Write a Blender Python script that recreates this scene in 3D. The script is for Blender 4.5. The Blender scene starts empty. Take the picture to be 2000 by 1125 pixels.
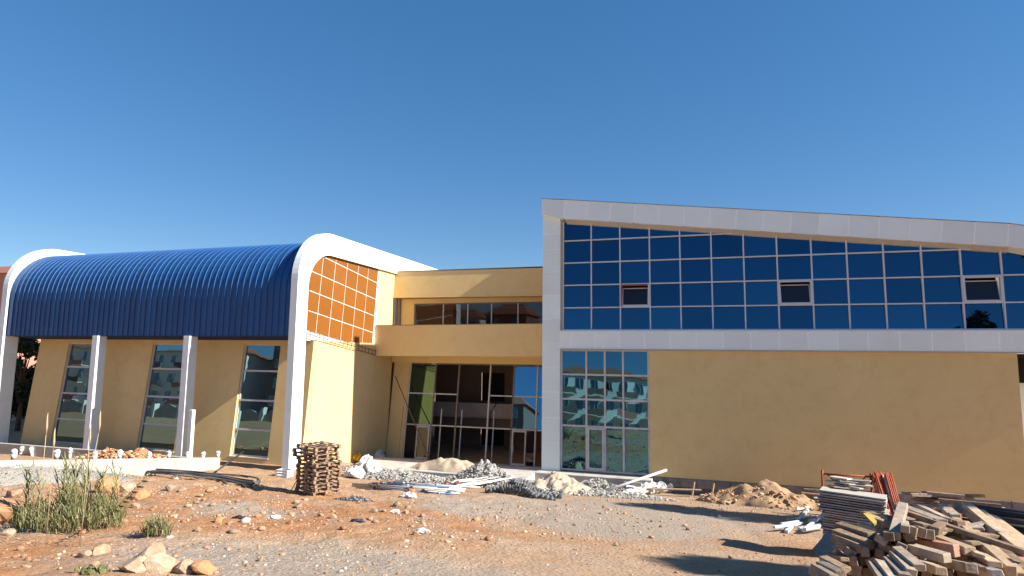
import bpy, bmesh, math, random
import numpy as np
from mathutils import Vector, Matrix
random.seed(7); rng = np.random.default_rng(7)
SC = bpy.context.scene; COL = SC.collection
R = math.radians
# ------------------------------------------------------------------ camera, sky, sun, exposure
FPX = 1180.0
_v1 = np.array([-3800, 88., FPX]); _v3 = np.array([368, 136., FPX])
_X = -_v1/np.linalg.norm(_v1); _Y = _v3-_X*(_v3@_X); _Y /= np.linalg.norm(_Y); _Z = np.cross(_X, _Y)
if _Z[1] > 0: _Z = -_Z
M = np.stack([_X, _Y, _Z]); C = np.array([0, 0, 6.3])
cam = bpy.data.cameras.new('camera'); cam.sensor_width = 36; cam.lens = 36*FPX/2000; cam.clip_end = 5000; cam.clip_start = .1
co = bpy.data.objects.new('camera', cam); COL.objects.link(co); SC.camera = co
rt = M@np.array([1, 0, 0]); up = M@np.array([0, -1, 0]); bk = -(M@np.array([0, 0, 1]))
mw = Matrix.Identity(4)
for i in range(3): mw[i][0] = rt[i]; mw[i][1] = up[i]; mw[i][2] = bk[i]; mw[i][3] = C[i]
co.matrix_world = mw
SUN_EL, SUN_BEHIND = R(33.5), R(-.3)
world = bpy.data.worlds.new('World'); SC.world = world; world.use_nodes = True
nt = world.node_tree; bg = nt.nodes['Background']
sky = nt.nodes.new('ShaderNodeTexSky'); sky.sky_type = 'NISHITA'; sky.sun_disc = False
sky.sun_elevation = SUN_EL; sky.sun_rotation = R(90)-SUN_BEHIND
sky.altitude = 100; sky.air_density = 0.8; sky.dust_density = 0.0; sky.ozone_density = 3.0
gam = nt.nodes.new('ShaderNodeGamma'); gam.inputs[1].default_value = .6; nt.links.new(sky.outputs[0], gam.inputs[0])
hsv = nt.nodes.new('ShaderNodeHueSaturation'); hsv.inputs['Saturation'].default_value = 1.62; hsv.inputs['Hue'].default_value = .505
nt.links.new(gam.outputs[0], hsv.inputs['Color']); nt.links.new(hsv.outputs[0], bg.inputs[0]); bg.inputs[1].default_value = 0.102
sd = bpy.data.lights.new('sun', 'SUN'); sd.energy = 4.3; sd.angle = R(.5); sd.color = (1, .93, .82)
so = bpy.data.objects.new('sun', sd); COL.objects.link(so)
s_dir = Vector((math.cos(SUN_EL)*math.cos(SUN_BEHIND), math.cos(SUN_EL)*math.sin(SUN_BEHIND), math.sin(SUN_EL)))
so.rotation_euler = s_dir.to_track_quat('Z', 'Y').to_euler(); so.location = (30, 0, 40)
vs = SC.view_settings; vs.view_transform = 'Standard'; vs.look = 'None'; vs.gamma = 1; vs.use_curve_mapping = False
vs.exposure = 1.38

# ------------------------------------------------------------------ places measured on the photograph -> metres
def ray(px, py): return M@np.array([(px-1000)/FPX, (py-562.5)/FPX, 1.])
def PY(px, py, Y): r = ray(px, py); return C+r*(Y/r[1])
def PXp(px, py, X): r = ray(px, py); return C+r*(X/r[0])
def D(px, py, d): return C+ray(px, py)*d
def sstep(a, b, x): t = np.clip((x-a)/(b-a), 0, 1); return t*t*(3-2*t)
_lat = np.random.default_rng(3).random((256, 256))
def vnoise(x, y):
    x = np.asarray(x, float); y = np.asarray(y, float); xi = np.floor(x).astype(int); yi = np.floor(y).astype(int)
    fx = x-xi; fy = y-yi; fx = fx*fx*(3-2*fx); fy = fy*fy*(3-2*fy)
    a = _lat[xi & 255, yi & 255]; b = _lat[(xi+1) & 255, yi & 255]; c = _lat[xi & 255, (yi+1) & 255]; d = _lat[(xi+1) & 255, (yi+1) & 255]
    return (a*(1-fx)+b*fx)*(1-fy)+(c*(1-fx)+d*fx)*fy-.5
def fbm(x, y, o=4):
    s = 0; a = 1
    for k in range(o): s = s+a*vnoise(x*2**k+17.3*k, y*2**k+5.1*k); a *= .5
    return s
def gbase(X, Y):
    line = 1.5+.145*(17-Y); lo = .18-.98*np.maximum(sstep(-22, -12, X), sstep(30.5, 34, Y)*sstep(-21.3, -20.6, X))
    k = .12; a = np.minimum(4.25, line); h = np.clip(.5+.5*(a-lo)/k, 0, 1)
    return lo*(1-h)+a*h+k*h*(1-h)
def gz(X, Y):
    X = np.asarray(X, float); Y = np.asarray(Y, float)
    near = 1-sstep(24, 30, Y)
    rough = .35+.65*sstep(-2, -9, X)          # the left is churned soil, the right is driven flat
    return gbase(X, Y)+(fbm(X*.35, Y*.35, 3)*.16*rough+fbm(X*1.7, Y*1.7, 3)*.07*rough)*(.3+.7*near)
def G(px, py):
    r = ray(px, py); t = np.arange(3, 90, .02); P = C[None]+t[:, None]*r[None]
    i = int(np.argmax(P[:, 2] < gz(P[:, 0], P[:, 1]))); return P[i]

# ------------------------------------------------------------------ mesh helpers
def rawmesh(name, v, f, m=None, smooth=False):
    me = bpy.data.meshes.new(name); me.from_pydata([tuple(map(float, p)) for p in v], [], [tuple(map(int, q)) for q in f]); me.update()
    if m: me.materials.append(m)
    if smooth: me.polygons.foreach_set('use_smooth', [True]*len(me.polygons))
    return me
def npmesh(name, v, f, m=None, smooth=False):
    v = np.asarray(v, np.float32); f = np.asarray(f, np.int32); n = f.shape[1]
    me = bpy.data.meshes.new(name); me.vertices.add(len(v)); me.vertices.foreach_set('co', v.ravel())
    me.loops.add(f.size); me.loops.foreach_set('vertex_index', f.ravel()); me.polygons.add(len(f))
    me.polygons.foreach_set('loop_start', np.arange(0, f.size, n, dtype=np.int32)); me.polygons.foreach_set('loop_total', np.full(len(f), n, np.int32))
    if smooth: me.polygons.foreach_set('use_smooth', np.ones(len(f), bool))
    me.update(calc_edges=True); me.validate()
    if m: me.materials.append(m)
    return me
def wloc(o):
    p = Vector(o.location); q = o.parent
    while q: p += Vector(q.location); q = q.parent
    return p
def link(name, me, parent=None, world=True):
    o = bpy.data.objects.new(name, me); COL.objects.link(o)
    if parent:
        o.parent = parent
        if world: o.location = -wloc(parent)
    return o
def tag(o, label=None, cat=None, group=None, kind=None):
    if label: o['label'] = label
    if cat: o['category'] = cat
    if group: o['group'] = group
    if kind: o['kind'] = kind
    return o
def thing(name, label, cat, loc=(0, 0, 0), group=None, rz=0):
    o = bpy.data.objects.new(name, None); COL.objects.link(o); o.location = [float(c) for c in loc]; o.rotation_euler = (0, 0, rz)
    o.empty_display_size = .3; return tag(o, label, cat, group)
BOXF = [(0, 3, 2, 1), (4, 5, 6, 7), (0, 1, 5, 4), (1, 2, 6, 5), (2, 3, 7, 6), (3, 0, 4, 7)]
def boxv(x0, x1, y0, y1, z0, z1): return [(x0, y0, z0), (x1, y0, z0), (x1, y1, z0), (x0, y1, z0), (x0, y0, z1), (x1, y0, z1), (x1, y1, z1), (x0, y1, z1)]
def bevelled(me, w, seg=1):
    bm = bmesh.new(); bm.from_mesh(me); bmesh.ops.bevel(bm, geom=list(bm.edges), offset=w, segments=seg, affect='EDGES'); bm.to_mesh(me); bm.free(); return me
def box(name, x0, x1, y0, y1, z0, z1, m, parent=None, bev=0, world=True):
    me = rawmesh(name, boxv(x0, x1, y0, y1, z0, z1), BOXF, m)
    if bev: bevelled(me, bev)
    return link(name, me, parent, world)
def prism(name, a, b, m, parent=None, world=True, smooth=False):
    """a, b: matching lists of 3-d points (two end caps)"""
    n = len(a); v = list(a)+list(b); f = [tuple(range(n))[::-1], tuple(range(n, 2*n))]+[(i, (i+1) % n, n+(i+1) % n, n+i) for i in range(n)]
    me = rawmesh(name, v, f, m); bm = bmesh.new(); bm.from_mesh(me); bmesh.ops.recalc_face_normals(bm, faces=bm.faces); bm.to_mesh(me); bm.free()
    return link(name, me, parent, world)
def prismYZ(name, pts, x0, x1, m, parent=None): return prism(name, [(x0, y, z) for y, z in pts], [(x1, y, z) for y, z in pts], m, parent)
def prismXZ(name, pts, y0, y1, m, parent=None): return prism(name, [(x, y0, z) for x, z in pts], [(x, y1, z) for x, z in pts], m, parent)
def prismXY(name, pts, z0, z1, m, parent=None): return prism(name, [(x, y, z0) for x, y in pts], [(x, y, z1) for x, y in pts], m, parent)
def tubegeo(path, r, n=8, caps=True):
    path = [Vector([float(c) for c in p]) for p in path]; v = []; f = []; k = len(path)
    for i, p in enumerate(path):
        t = (path[min(i+1, k-1)]-path[max(i-1, 0)]).normalized(); a = t.orthogonal() if abs(t.z) > .9 else t.cross(Vector((0, 0, 1)))
        a.normalize(); b = t.cross(a); rr = r[i] if hasattr(r, '__len__') else r
        for j in range(n): w = 2*math.pi*j/n; v.append(tuple(p+a*rr*math.cos(w)+b*rr*math.sin(w)))
    for i in range(k-1):
        for j in range(n): f.append((i*n+j, i*n+(j+1) % n, (i+1)*n+(j+1) % n, (i+1)*n+j))
    if caps: f.append(tuple(range(n))[::-1]); f.append(tuple(range((k-1)*n, k*n)))
    return v, f
def tube(name, path, r, m, parent=None, n=8, smooth=True):
    v, f = tubegeo(path, r, n); me = rawmesh(name, v, f, m, smooth); return link(name, me, parent)
def beamgeo(a, b, w, h, roll=0, jit=0, rr=random):
    a = Vector([float(c) for c in a]); b = Vector([float(c) for c in b]); t = (b-a).normalized(); s = t.cross(Vector((0, 0, 1)))
    if s.length < 1e-3: s = Vector((1, 0, 0))
    s.normalize(); u = s.cross(t); s, u = s*math.cos(roll)+u*math.sin(roll), u*math.cos(roll)-s*math.sin(roll)
    v = []
    for p in (a, b):
        for i, j in ((-1, -1), (1, -1), (1, 1), (-1, 1)):
            v.append(tuple(p+s*(i*w/2)+u*(j*h/2)+t*rr.uniform(-jit, jit)+s*rr.uniform(-jit, jit)*.3+u*rr.uniform(-jit, jit)*.3))
    return v, [(0, 1, 2, 3), (4, 7, 6, 5), (0, 4, 5, 1), (1, 5, 6, 2), (2, 6, 7, 3), (3, 7, 4, 0)]
def beam(name, a, b, w, h, m, parent=None, roll=0, jit=0, bev=0):
    v, f = beamgeo(a, b, w, h, roll, jit); me = rawmesh(name, v, f, m)
    bm = bmesh.new(); bm.from_mesh(me); bmesh.ops.recalc_face_normals(bm, faces=bm.faces)
    if bev: bmesh.ops.bevel(bm, geom=list(bm.edges), offset=bev, segments=1, affect='EDGES')
    bm.to_mesh(me); bm.free(); return link(name, me, parent)
class MB:
    def __init__(s): s.v = []; s.f = []
    def add(s, vf): o = len(s.v); s.v += list(vf[0]); s.f += [tuple(i+o for i in q) for q in vf[1]]
    def box(s, *a): s.add((boxv(*a), BOXF))
    def build(s, name, m, parent=None, smooth=False, world=True): return link(name, rawmesh(name, s.v, s.f, m, smooth), parent, world)

# ------------------------------------------------------------------ materials
def mat(name, c1, c2=None, scale=3, rough=.8, bump=0, bscale=20, metal=0, rnd=0, spec=.3, dirt=None, dscale=.6, stretch=None, detail=6):
    m = bpy.data.materials.new(name); m.use_nodes = True; t = m.node_tree; n = t.nodes; L = t.links.new; b = n['Principled BSDF']
    b.inputs['Roughness'].default_value = rough; b.inputs['Metallic'].default_value = metal; b.inputs['Specular IOR Level'].default_value = spec
    tc = n.new('ShaderNodeTexCoord'); oi = n.new('ShaderNodeObjectInfo')
    vec = n.new('ShaderNodeVectorMath'); vec.operation = 'MULTIPLY_ADD'; L(oi.outputs['Random'], vec.inputs[1]); vec.inputs[0].default_value = (37, 51, 23); L(tc.outputs['Object'], vec.inputs[2])
    src = vec.outputs[0] if rnd else tc.outputs['Object']
    if stretch:
        mp = n.new('ShaderNodeMapping'); mp.inputs['Scale'].default_value = stretch; L(src, mp.inputs[0]); src = mp.outputs[0]
    no = n.new('ShaderNodeTexNoise'); no.inputs['Scale'].default_value = scale; no.inputs['Detail'].default_value = detail; no.inputs['Roughness'].default_value = .65; L(src, no.inputs['Vector'])
    rp = n.new('ShaderNodeValToRGB'); rp.color_ramp.elements[0].position = .32; rp.color_ramp.elements[1].position = .68
    rp.color_ramp.elements[0].color = (*c1, 1); rp.color_ramp.elements[1].color = (*(c2 or c1), 1); L(no.outputs[0], rp.inputs[0]); cur = rp.outputs[0]
    if dirt:
        n2 = n.new('ShaderNodeTexNoise'); n2.inputs['Scale'].default_value = dscale; n2.inputs['Detail'].default_value = 8; n2.inputs['Roughness'].default_value = .7; L(src, n2.inputs['Vector'])
        r2 = n.new('ShaderNodeValToRGB'); r2.color_ramp.elements[0].position = .48; r2.color_ramp.elements[1].position = .75; L(n2.outputs[0], r2.inputs[0])
        mx = n.new('ShaderNodeMix'); mx.data_type = 'RGBA'; L(r2.outputs[0], mx.inputs[0]); L(cur, mx.inputs[6]); mx.inputs[7].default_value = (*dirt, 1); cur = mx.outputs[2]
    if rnd:
        hs = n.new('ShaderNodeHueSaturation'); mr = n.new('ShaderNodeMapRange'); L(oi.outputs['Random'], mr.inputs[0]); mr.inputs[3].default_value = 1-rnd; mr.inputs[4].default_value = 1+rnd
        L(mr.outputs[0], hs.inputs['Value']); L(cur, hs.inputs['Color']); cur = hs.outputs[0]
    L(cur, b.inputs['Base Color'])
    if bump:
        n3 = n.new('ShaderNodeTexNoise'); n3.inputs['Scale'].default_value = bscale; n3.inputs['Detail'].default_value = 6; L(src, n3.inputs['Vector'])
        bp = n.new('ShaderNodeBump'); bp.inputs['Strength'].default_value = bump; bp.inputs['Distance'].default_value = .02; L(n3.outputs[0], bp.inputs['Height']); L(bp.outputs[0], b.inputs['Normal'])
    return m
def glass(name, tint, body, wav=0, wscale=.8, rough=.01, fac=.85):
    """coated pane: tinted mirror reflection over a dark body"""
    m = bpy.data.materials.new(name); m.use_nodes = True; t = m.node_tree; n = t.nodes; L = t.links.new
    for q in list(n):
        if q.type == 'BSDF_PRINCIPLED': n.remove(q)
    out = n['Material Output']; g = n.new('ShaderNodeBsdfGlossy'); g.inputs['Color'].default_value = (*tint, 1); g.inputs['Roughness'].default_value = rough
    d = n.new('ShaderNodeBsdfDiffuse'); d.inputs['Color'].default_value = (*body, 1)
    a = n.new('ShaderNodeAddShader'); L(d.outputs[0], a.inputs[0]); L(g.outputs[0], a.inputs[1]); L(a.outputs[0], out.inputs[0])
    oi = n.new('ShaderNodeObjectInfo'); mr = n.new('ShaderNodeMapRange'); L(oi.outputs['Random'], mr.inputs[0]); mr.inputs[3].default_value = .84; mr.inputs[4].default_value = 1.18; hv = n.new('ShaderNodeHueSaturation'); hv.inputs['Color'].default_value = (*tint, 1); L(mr.outputs[0], hv.inputs['Value']); L(hv.outputs[0], g.inputs['Color'])
    if wav:
        tc = n.new('ShaderNodeTexCoord'); no = n.new('ShaderNodeTexNoise'); no.inputs['Scale'].default_value = wscale; no.inputs['Detail'].default_value = 1.5
        L(tc.outputs['Object'], no.inputs['Vector']); bp = n.new('ShaderNodeBump'); bp.inputs['Strength'].default_value = 1; bp.inputs['Distance'].default_value = wav
        L(no.outputs[0], bp.inputs['Height']); L(bp.outputs[0], g.inputs['Normal'])
    return m
m_stucco = mat('yellow_stucco', (.71, .525, .25), (.75, .56, .275), .35, .92, .35, 45, dirt=(.66, .475, .23), dscale=1.3, spec=.1)
m_white = mat('white_cladding', (.78, .85, .845), (.81, .875, .87), 1.6, .5, .05, 3, rnd=.05, dirt=(.74, .79, .78), dscale=.8, spec=.35)
m_joint = mat('joint_filler_lit_edge', (.93, .95, .95), (.95, .96, .96), 9, .6)  # white joints, colour brightened to stand in for sunlit panel edges
m_blue = mat('blue_steel', (.008, .064, .205), (.010, .073, .23), 1.2, .48, .08, 1.2, metal=.0, rnd=.10, spec=.45)
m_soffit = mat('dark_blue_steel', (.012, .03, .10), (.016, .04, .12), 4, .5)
m_orange = mat('orange_panel', (.225, .080, .013), (.245, .088, .015), 1.3, .4, rnd=.05, spec=.35)
m_alu = mat('pale_aluminium', (.52, .56, .62), (.60, .63, .68), 4, .4, spec=.5)
m_alu2 = mat('dusty_aluminium', (.50, .49, .50), (.62, .60, .60), 7, .5, spec=.4, dirt=(.42, .38, .33), dscale=3)
m_dkframe = mat('bronze_aluminium', (.16, .13, .11), (.24, .2, .17), 5, .45)
m_beigelip = mat('beige_trim', (.42, .39, .34), (.5, .46, .40), 5, .7)
m_concrete = mat('rough_concrete', (.40, .38, .35), (.52, .50, .46), 2.2, .95, .5, 30, dirt=(.28, .26, .24), dscale=1.2, spec=.1)
m_wallconc = mat('pale_concrete', (.38, .36, .32), (.46, .44, .40), 1.6, .9, .3, 25, dirt=(.30, .27, .23), dscale=1.1, spec=.15)
m_plinth = mat('stained_concrete', (.17, .155, .14), (.30, .28, .26), 1.8, .95, .5, 18, dirt=(.10, .09, .085), dscale=1.4, spec=.1)
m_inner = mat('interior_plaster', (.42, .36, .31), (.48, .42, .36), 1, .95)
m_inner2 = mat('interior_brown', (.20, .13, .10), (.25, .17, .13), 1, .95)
m_dark = mat('unlit_dark', (.02, .018, .016), (.03, .026, .024), 2, .9)  # near-black colour stands in for depth that no light reaches
m_gl_up = glass('blue_coated_glass', (.027, .094, .168), (.001, .003, .006), .0012, .35)
m_gl_low = glass('teal_wavy_glass', (.085, .20, .245), (.003, .005, .007), .0042, .8)
m_gl_left = glass('teal_glass', (.15, .25, .27), (.005, .008, .009), .004, .8)
m_gl_ent = glass('blue_wavy_glass', (.12, .26, .36), (.004, .008, .012), .003, .5)
m_gl_green = glass('green_reflection_glass', (.05, .085, .062), (.006, .010, .008), .003, .5)  # green in the tint stands in for the sunlit wall mirrored there
m_gl_dark = glass('brown_glass', (.04, .04, .045), (.014, .012, .011), .0015, .5)
m_rustred = mat('red_primer_steel', (.30, .055, .025), (.40, .09, .04), 8, .6, .2, 30, rnd=.12, dirt=(.16, .06, .04), dscale=3)
m_rustdk = mat('rusted_steel', (.16, .06, .035), (.24, .10, .06), 8, .7, .2, 30)
m_galv = mat('galvanised_tube', (.42, .41, .39), (.56, .55, .52), 6, .5, .1, 20, metal=.25, rnd=.15)
m_bluetube = mat('blue_tube', (.05, .12, .24), (.09, .18, .32), 5, .5, rnd=.15)
m_pvc = mat('white_plastic', (.58, .57, .54), (.66, .65, .62), 6, .5, rnd=.08, spec=.4)
m_sheetpl = mat('white_sheeting', (.50, .49, .47), (.62, .61, .59), 5, .55, .5, 14, spec=.35)
m_brownpipe = mat('brown_pipe', (.17, .09, .06), (.25, .15, .1), 9, .6)
m_black = mat('black_plastic', (.02, .021, .024), (.05, .05, .055), 12, .45, rnd=.2)
m_greyhose = mat('grey_hose', (.09, .095, .10), (.19, .19, .19), 14, .5, .3, 30)
m_wood = mat('weathered_timber', (.17, .112, .070), (.36, .26, .175), 7, .85, .5, 26, rnd=.30, dirt=(.15, .11, .085), dscale=2.2, stretch=None, spec=.15)
m_wood2 = mat('grey_timber', (.23, .178, .135), (.43, .35, .275), 8, .85, .5, 26, rnd=.25, dirt=(.18, .15, .13), dscale=2, spec=.15)
m_wood3 = mat('fresh_timber', (.38, .265, .165), (.54, .41, .28), 7, .8, .4, 26, rnd=.18, dirt=(.30, .22, .15), dscale=2, spec=.15)
m_woodred = mat('reddish_plank', (.34, .16, .11), (.42, .25, .19), 5, .85, .4, 26, dirt=(.26, .19, .15), dscale=2)
m_pallet = mat('pallet_wood', (.23, .15, .10), (.36, .255, .175), 6, .85, .4, 26, rnd=.25, dirt=(.15, .10, .07), dscale=2.5)
m_ply = mat('formwork_board', (.31, .265, .235), (.42, .37, .33), 5, .8, .3, 20, rnd=.22, dirt=(.22, .18, .16), dscale=2)
m_plypale = mat('pale_board', (.40, .365, .32), (.50, .46, .41), 4, .75, .2, 20, rnd=.1)
m_whitewood = mat('white_painted_wood', (.44, .46, .48), (.54, .55, .56), 5, .65, .2, 20, rnd=.1)
m_yellow = mat('yellow_plastic', (.60, .37, .03), (.66, .43, .05), 5, .6)
m_ochre = mat('faded_yellow_plastic', (.26, .19, .04), (.34, .25, .06), 6, .6, dirt=(.2, .15, .08), dscale=4)
m_sandpale = mat('pale_sand', (.42, .345, .26), (.50, .42, .325), 5, .98, .6, 40, dirt=(.36, .29, .22), dscale=3, spec=.05)
m_sandbr = mat('brown_sand', (.30, .20, .12), (.40, .275, .17), 4, .98, .7, 35, dirt=(.27, .175, .11), dscale=2.2, spec=.05)
m_rubble = mat('grey_rubble', (.27, .255, .235), (.40, .385, .36), 9, .98, .9, 30, dirt=(.33, .30, .28), dscale=5, spec=.05)
m_gravel = mat('grey_gravel', (.20, .185, .165), (.40, .375, .335), 26, .98, 1, 60, dirt=(.30, .27, .24), dscale=8, spec=.05)
m_soil = mat('red_soil', (.30, .13, .06), (.42, .20, .10), 6, .98, .8, 30, dirt=(.45, .27, .16), dscale=5, spec=.05)
m_ash = mat('ash', (.05, .05, .05), (.16, .155, .15), 16, .98, .8, 40)
m_rock = mat('limestone_rock', (.34, .20, .12), (.48, .35, .25), 3, .95, .7, 14, rnd=.18, dirt=(.40, .19, .09), dscale=1.6, spec=.1)
m_rockpale = mat('pale_rock', (.33, .245, .17), (.46, .37, .275), 3, .95, .9, 14, rnd=.15, dirt=(.36, .20, .11), dscale=1.8, spec=.1)
m_rockorange = mat('orange_rock', (.36, .17, .075), (.46, .25, .125), 3, .95, .6, 14, rnd=.1, dirt=(.42, .25, .15), dscale=2)
m_reed = mat('reed_leaf', (.095, .11, .04), (.20, .20, .085), 3, .7, rnd=0, spec=.25)
m_reeddry = mat('dry_reed', (.34, .27, .15), (.46, .38, .23), 3, .8)
m_leaf = mat('dark_leaf', (.022, .032, .014), (.05, .062, .026), 2, .6, spec=.25)
m_leaf2 = mat('olive_leaf', (.045, .06, .022), (.08, .10, .04), 2, .6)
m_bark = mat('bark', (.10, .075, .055), (.17, .13, .10), 6, .95, .8, 12)
m_render_w = mat('white_render', (.66, .65, .62), (.72, .71, .68), 1, .9)
m_render_p = mat('pink_render', (.42, .20, .16), (.48, .24, .19), 1, .9)
m_render_d = mat('brown_render', (.13, .10, .09), (.18, .14, .12), 1, .9)
m_tile = mat('roof_tile', (.22, .09, .055), (.32, .14, .09), 3, .9, .5, 9)
m_winglass = glass('house_window', (.15, .18, .2), (.01, .012, .015))

# ------------------------------------------------------------------ the ground
def axis(lo, hi, a, b, step, far):
    inn = list(np.arange(a, b+1e-6, step)); out = []; x = a; s = step
    while x > lo: s *= 1.35; x -= s; out.append(max(x, lo))
    o2 = []; x = inn[-1]; s = step
    while x < hi: s *= 1.35; x += s; o2.append(min(x, hi))
    return np.array(out[::-1]+inn+o2)
gx = axis(-1500, 1500, -34, 20, .11, 0); gy = axis(-1500, 1500, 5, 36, .11, 0)
GX, GY = np.meshgrid(gx, gy); nx, ny = len(gx), len(gy)
inside = sstep(-70, -45, GX)*sstep(60, 40, GX)*sstep(-8, 0, GY)*sstep(60, 45, GY)
GZ = gz(GX, GY)*inside+gbase(GX, GY)*(1-inside)
stony = sstep(-1, -8, GX)*sstep(30, 22, GY)
GZ += stony*np.maximum(0, fbm(GX*5, GY*5, 2))*.09*inside
ruts = np.exp(-((GX-3.2+.18*(GY-20)+np.sin(GY*.5)*.3)/.35)**2)+np.exp(-((GX-1.2+.18*(GY-20)+np.sin(GY*.5)*.3)/.35)**2)
GZ -= ruts*.035*inside*sstep(30, 26, GY)
ii = np.arange((ny-1)*(nx-1)); r_, c_ = ii//(nx-1), ii % (nx-1); q0 = r_*nx+c_
gme = npmesh('ground', np.stack([GX.ravel(), GY.ravel(), GZ.ravel()], 1), np.stack([q0, q0+1, q0+nx+1, q0+nx], 1), None, True)
def patch(px, py, rx, ry, pw=1.2):
    p = G(px, py); d = ((GX-p[0])/rx)**2+((GY-p[1])/ry)**2; return np.exp(-d**pw)
grav = sum(patch(*a) for a in ((1130, 985, 5.0, 3.6), (1000, 1000, 3.2, 2.8), (1320, 1010, 4.0, 3.5), (1230, 1035, 2.6, 2.0), (905, 985, 1.8, 2.4), (450, 990, 1.6, 1.4), (560, 1095, 2.4, 1.5), (420, 1100, 1.8, 1.6), (760, 1110, 2.2, 1.0), (1500, 985, 4, 4), (40, 1040, 1.0, .8), (1050, 950, 5, 3)))
grav = np.clip(grav+fbm(GX*.9, GY*.9, 4)*.75, 0, 1)*inside
redd = sum(patch(*a) for a in ((860, 1030, 2.0, 1.6), (640, 990, 4.5, 3.5), (760, 1010, 2.2, 2), (300, 985, 5, 4), (120, 1085, 3, 2), (500, 1020, 3, 2), (1060, 1050, 1.8, .8), (1480, 1065, 2, 1.2), (60, 1100, 2, 2)))
redd = np.clip(redd*.9+fbm(GX*.6+9, GY*.6, 4)*.9, 0, 1)
pale = np.clip(patch(560, 1095, 3.4, 1.9)+patch(800, 1105, 4, 1.5)*.7+patch(1150, 1075, 4, 2)*.35+fbm(GX*1.4, GY*1.4, 3)*.4, 0, 1)
ca = gme.color_attributes.new('zones', 'FLOAT_COLOR', 'POINT')
ca.data.foreach_set('color', np.stack([grav.ravel(), redd.ravel(), pale.ravel(), np.ones(grav.size)], 1).astype(np.float32).ravel())
m_ground = bpy.data.materials.new('site_soil'); m_ground.use_nodes = True; t = m_ground.node_tree; n = t.nodes; L = t.links.new; b = n['Principled BSDF']
b.inputs['Roughness'].default_value = .97; b.inputs['Specular IOR Level'].default_value = .08
at = n.new('ShaderNodeVertexColor'); at.layer_name = 'zones'; sp = n.new('ShaderNodeSeparateColor'); L(at.outputs[0], sp.inputs[0]); tc = n.new('ShaderNodeTexCoord')
def noise(s, d=6, r=.6):
    q = n.new('ShaderNodeTexNoise'); q.inputs['Scale'].default_value = s; q.inputs['Detail'].default_value = d; q.inputs['Roughness'].default_value = r; L(tc.outputs['Object'], q.inputs['Vector']); return q.outputs[0]
def ramp(src, *st):
    q = n.new('ShaderNodeValToRGB'); e = q.color_ramp.elements
    while len(e) < len(st): e.new(.5)
    for k, (p, c) in enumerate(st): e[k].position = p; e[k].color = (*c, 1)
    L(src, q.inputs[0]); return q.outputs[0]
def mix(f_, a, b_):
    q = n.new('ShaderNodeMix'); q.data_type = 'RGBA'
    for s, i in ((f_, 0), (a, 6), (b_, 7)):
        if isinstance(s, (int, float)): q.inputs[i].default_value = s
        elif isinstance(s, tuple): q.inputs[i].default_value = (*s, 1)
        else: L(s, q.inputs[i])
    return q.outputs[2]
tan = ramp(noise(2.5), (.3, (.37, .225, .13)), (.7, (.50, .335, .21)))
red = ramp(noise(3.2), (.3, (.33, .15, .065)), (.7, (.45, .235, .115)))
gry = ramp(noise(30, 3, .7), (.3, (.255, .21, .168)), (.55, (.385, .325, .265)), (.75, (.52, .455, .38)))
pal = ramp(noise(34, 3, .7), (.32, (.30, .215, .15)), (.55, (.47, .37, .275)), (.75, (.60, .51, .41)))
c = mix(sp.outputs[1], tan, red); c = mix(sp.outputs[2], c, pal); c = mix(sp.outputs[0], c, gry)
vo = n.new('ShaderNodeTexVoronoi'); vo.inputs['Scale'].default_value = 11; L(tc.outputs['Object'], vo.inputs['Vector'])
spk = ramp(vo.outputs['Distance'], (.10, (1, 1, 1)), (.22, (0, 0, 0))); mm = n.new('ShaderNodeMath'); mm.operation = 'MULTIPLY_ADD'; L(sp.outputs[0], mm.inputs[0]); mm.inputs[1].default_value = -.75; mm.inputs[2].default_value = 1; m2 = n.new('ShaderNodeMath'); m2.operation = 'MULTIPLY'; L(mm.outputs[0], m2.inputs[0]); L(spk, m2.inputs[1]); spk = m2.outputs[0]
c = mix(spk, c, ramp(vo.outputs['Color'], (.3, (.26, .14, .08)), (.7, (.70, .58, .46))))
c = mix(ramp(noise(9, 8, .75), (.42, (.3, .3, .3)), (.6, (0, 0, 0))), c, (.24, .14, .085))
L(c, b.inputs['Base Color'])
ad = n.new('ShaderNodeMath'); ad.operation = 'MULTIPLY_ADD'; L(noise(16, 8, .75), ad.inputs[0]); ad.inputs[1].default_value = 1.6; L(vo.outputs['Distance'], ad.inputs[2])
bp = n.new('ShaderNodeBump'); bp.inputs['Strength'].default_value = .75; bp.inputs['Distance'].default_value = .035; L(ad.outputs[0], bp.inputs['Height']); L(bp.outputs[0], b.inputs['Normal'])
gme.materials.append(m_ground); tag(link('ground', gme), kind='structure')

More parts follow.
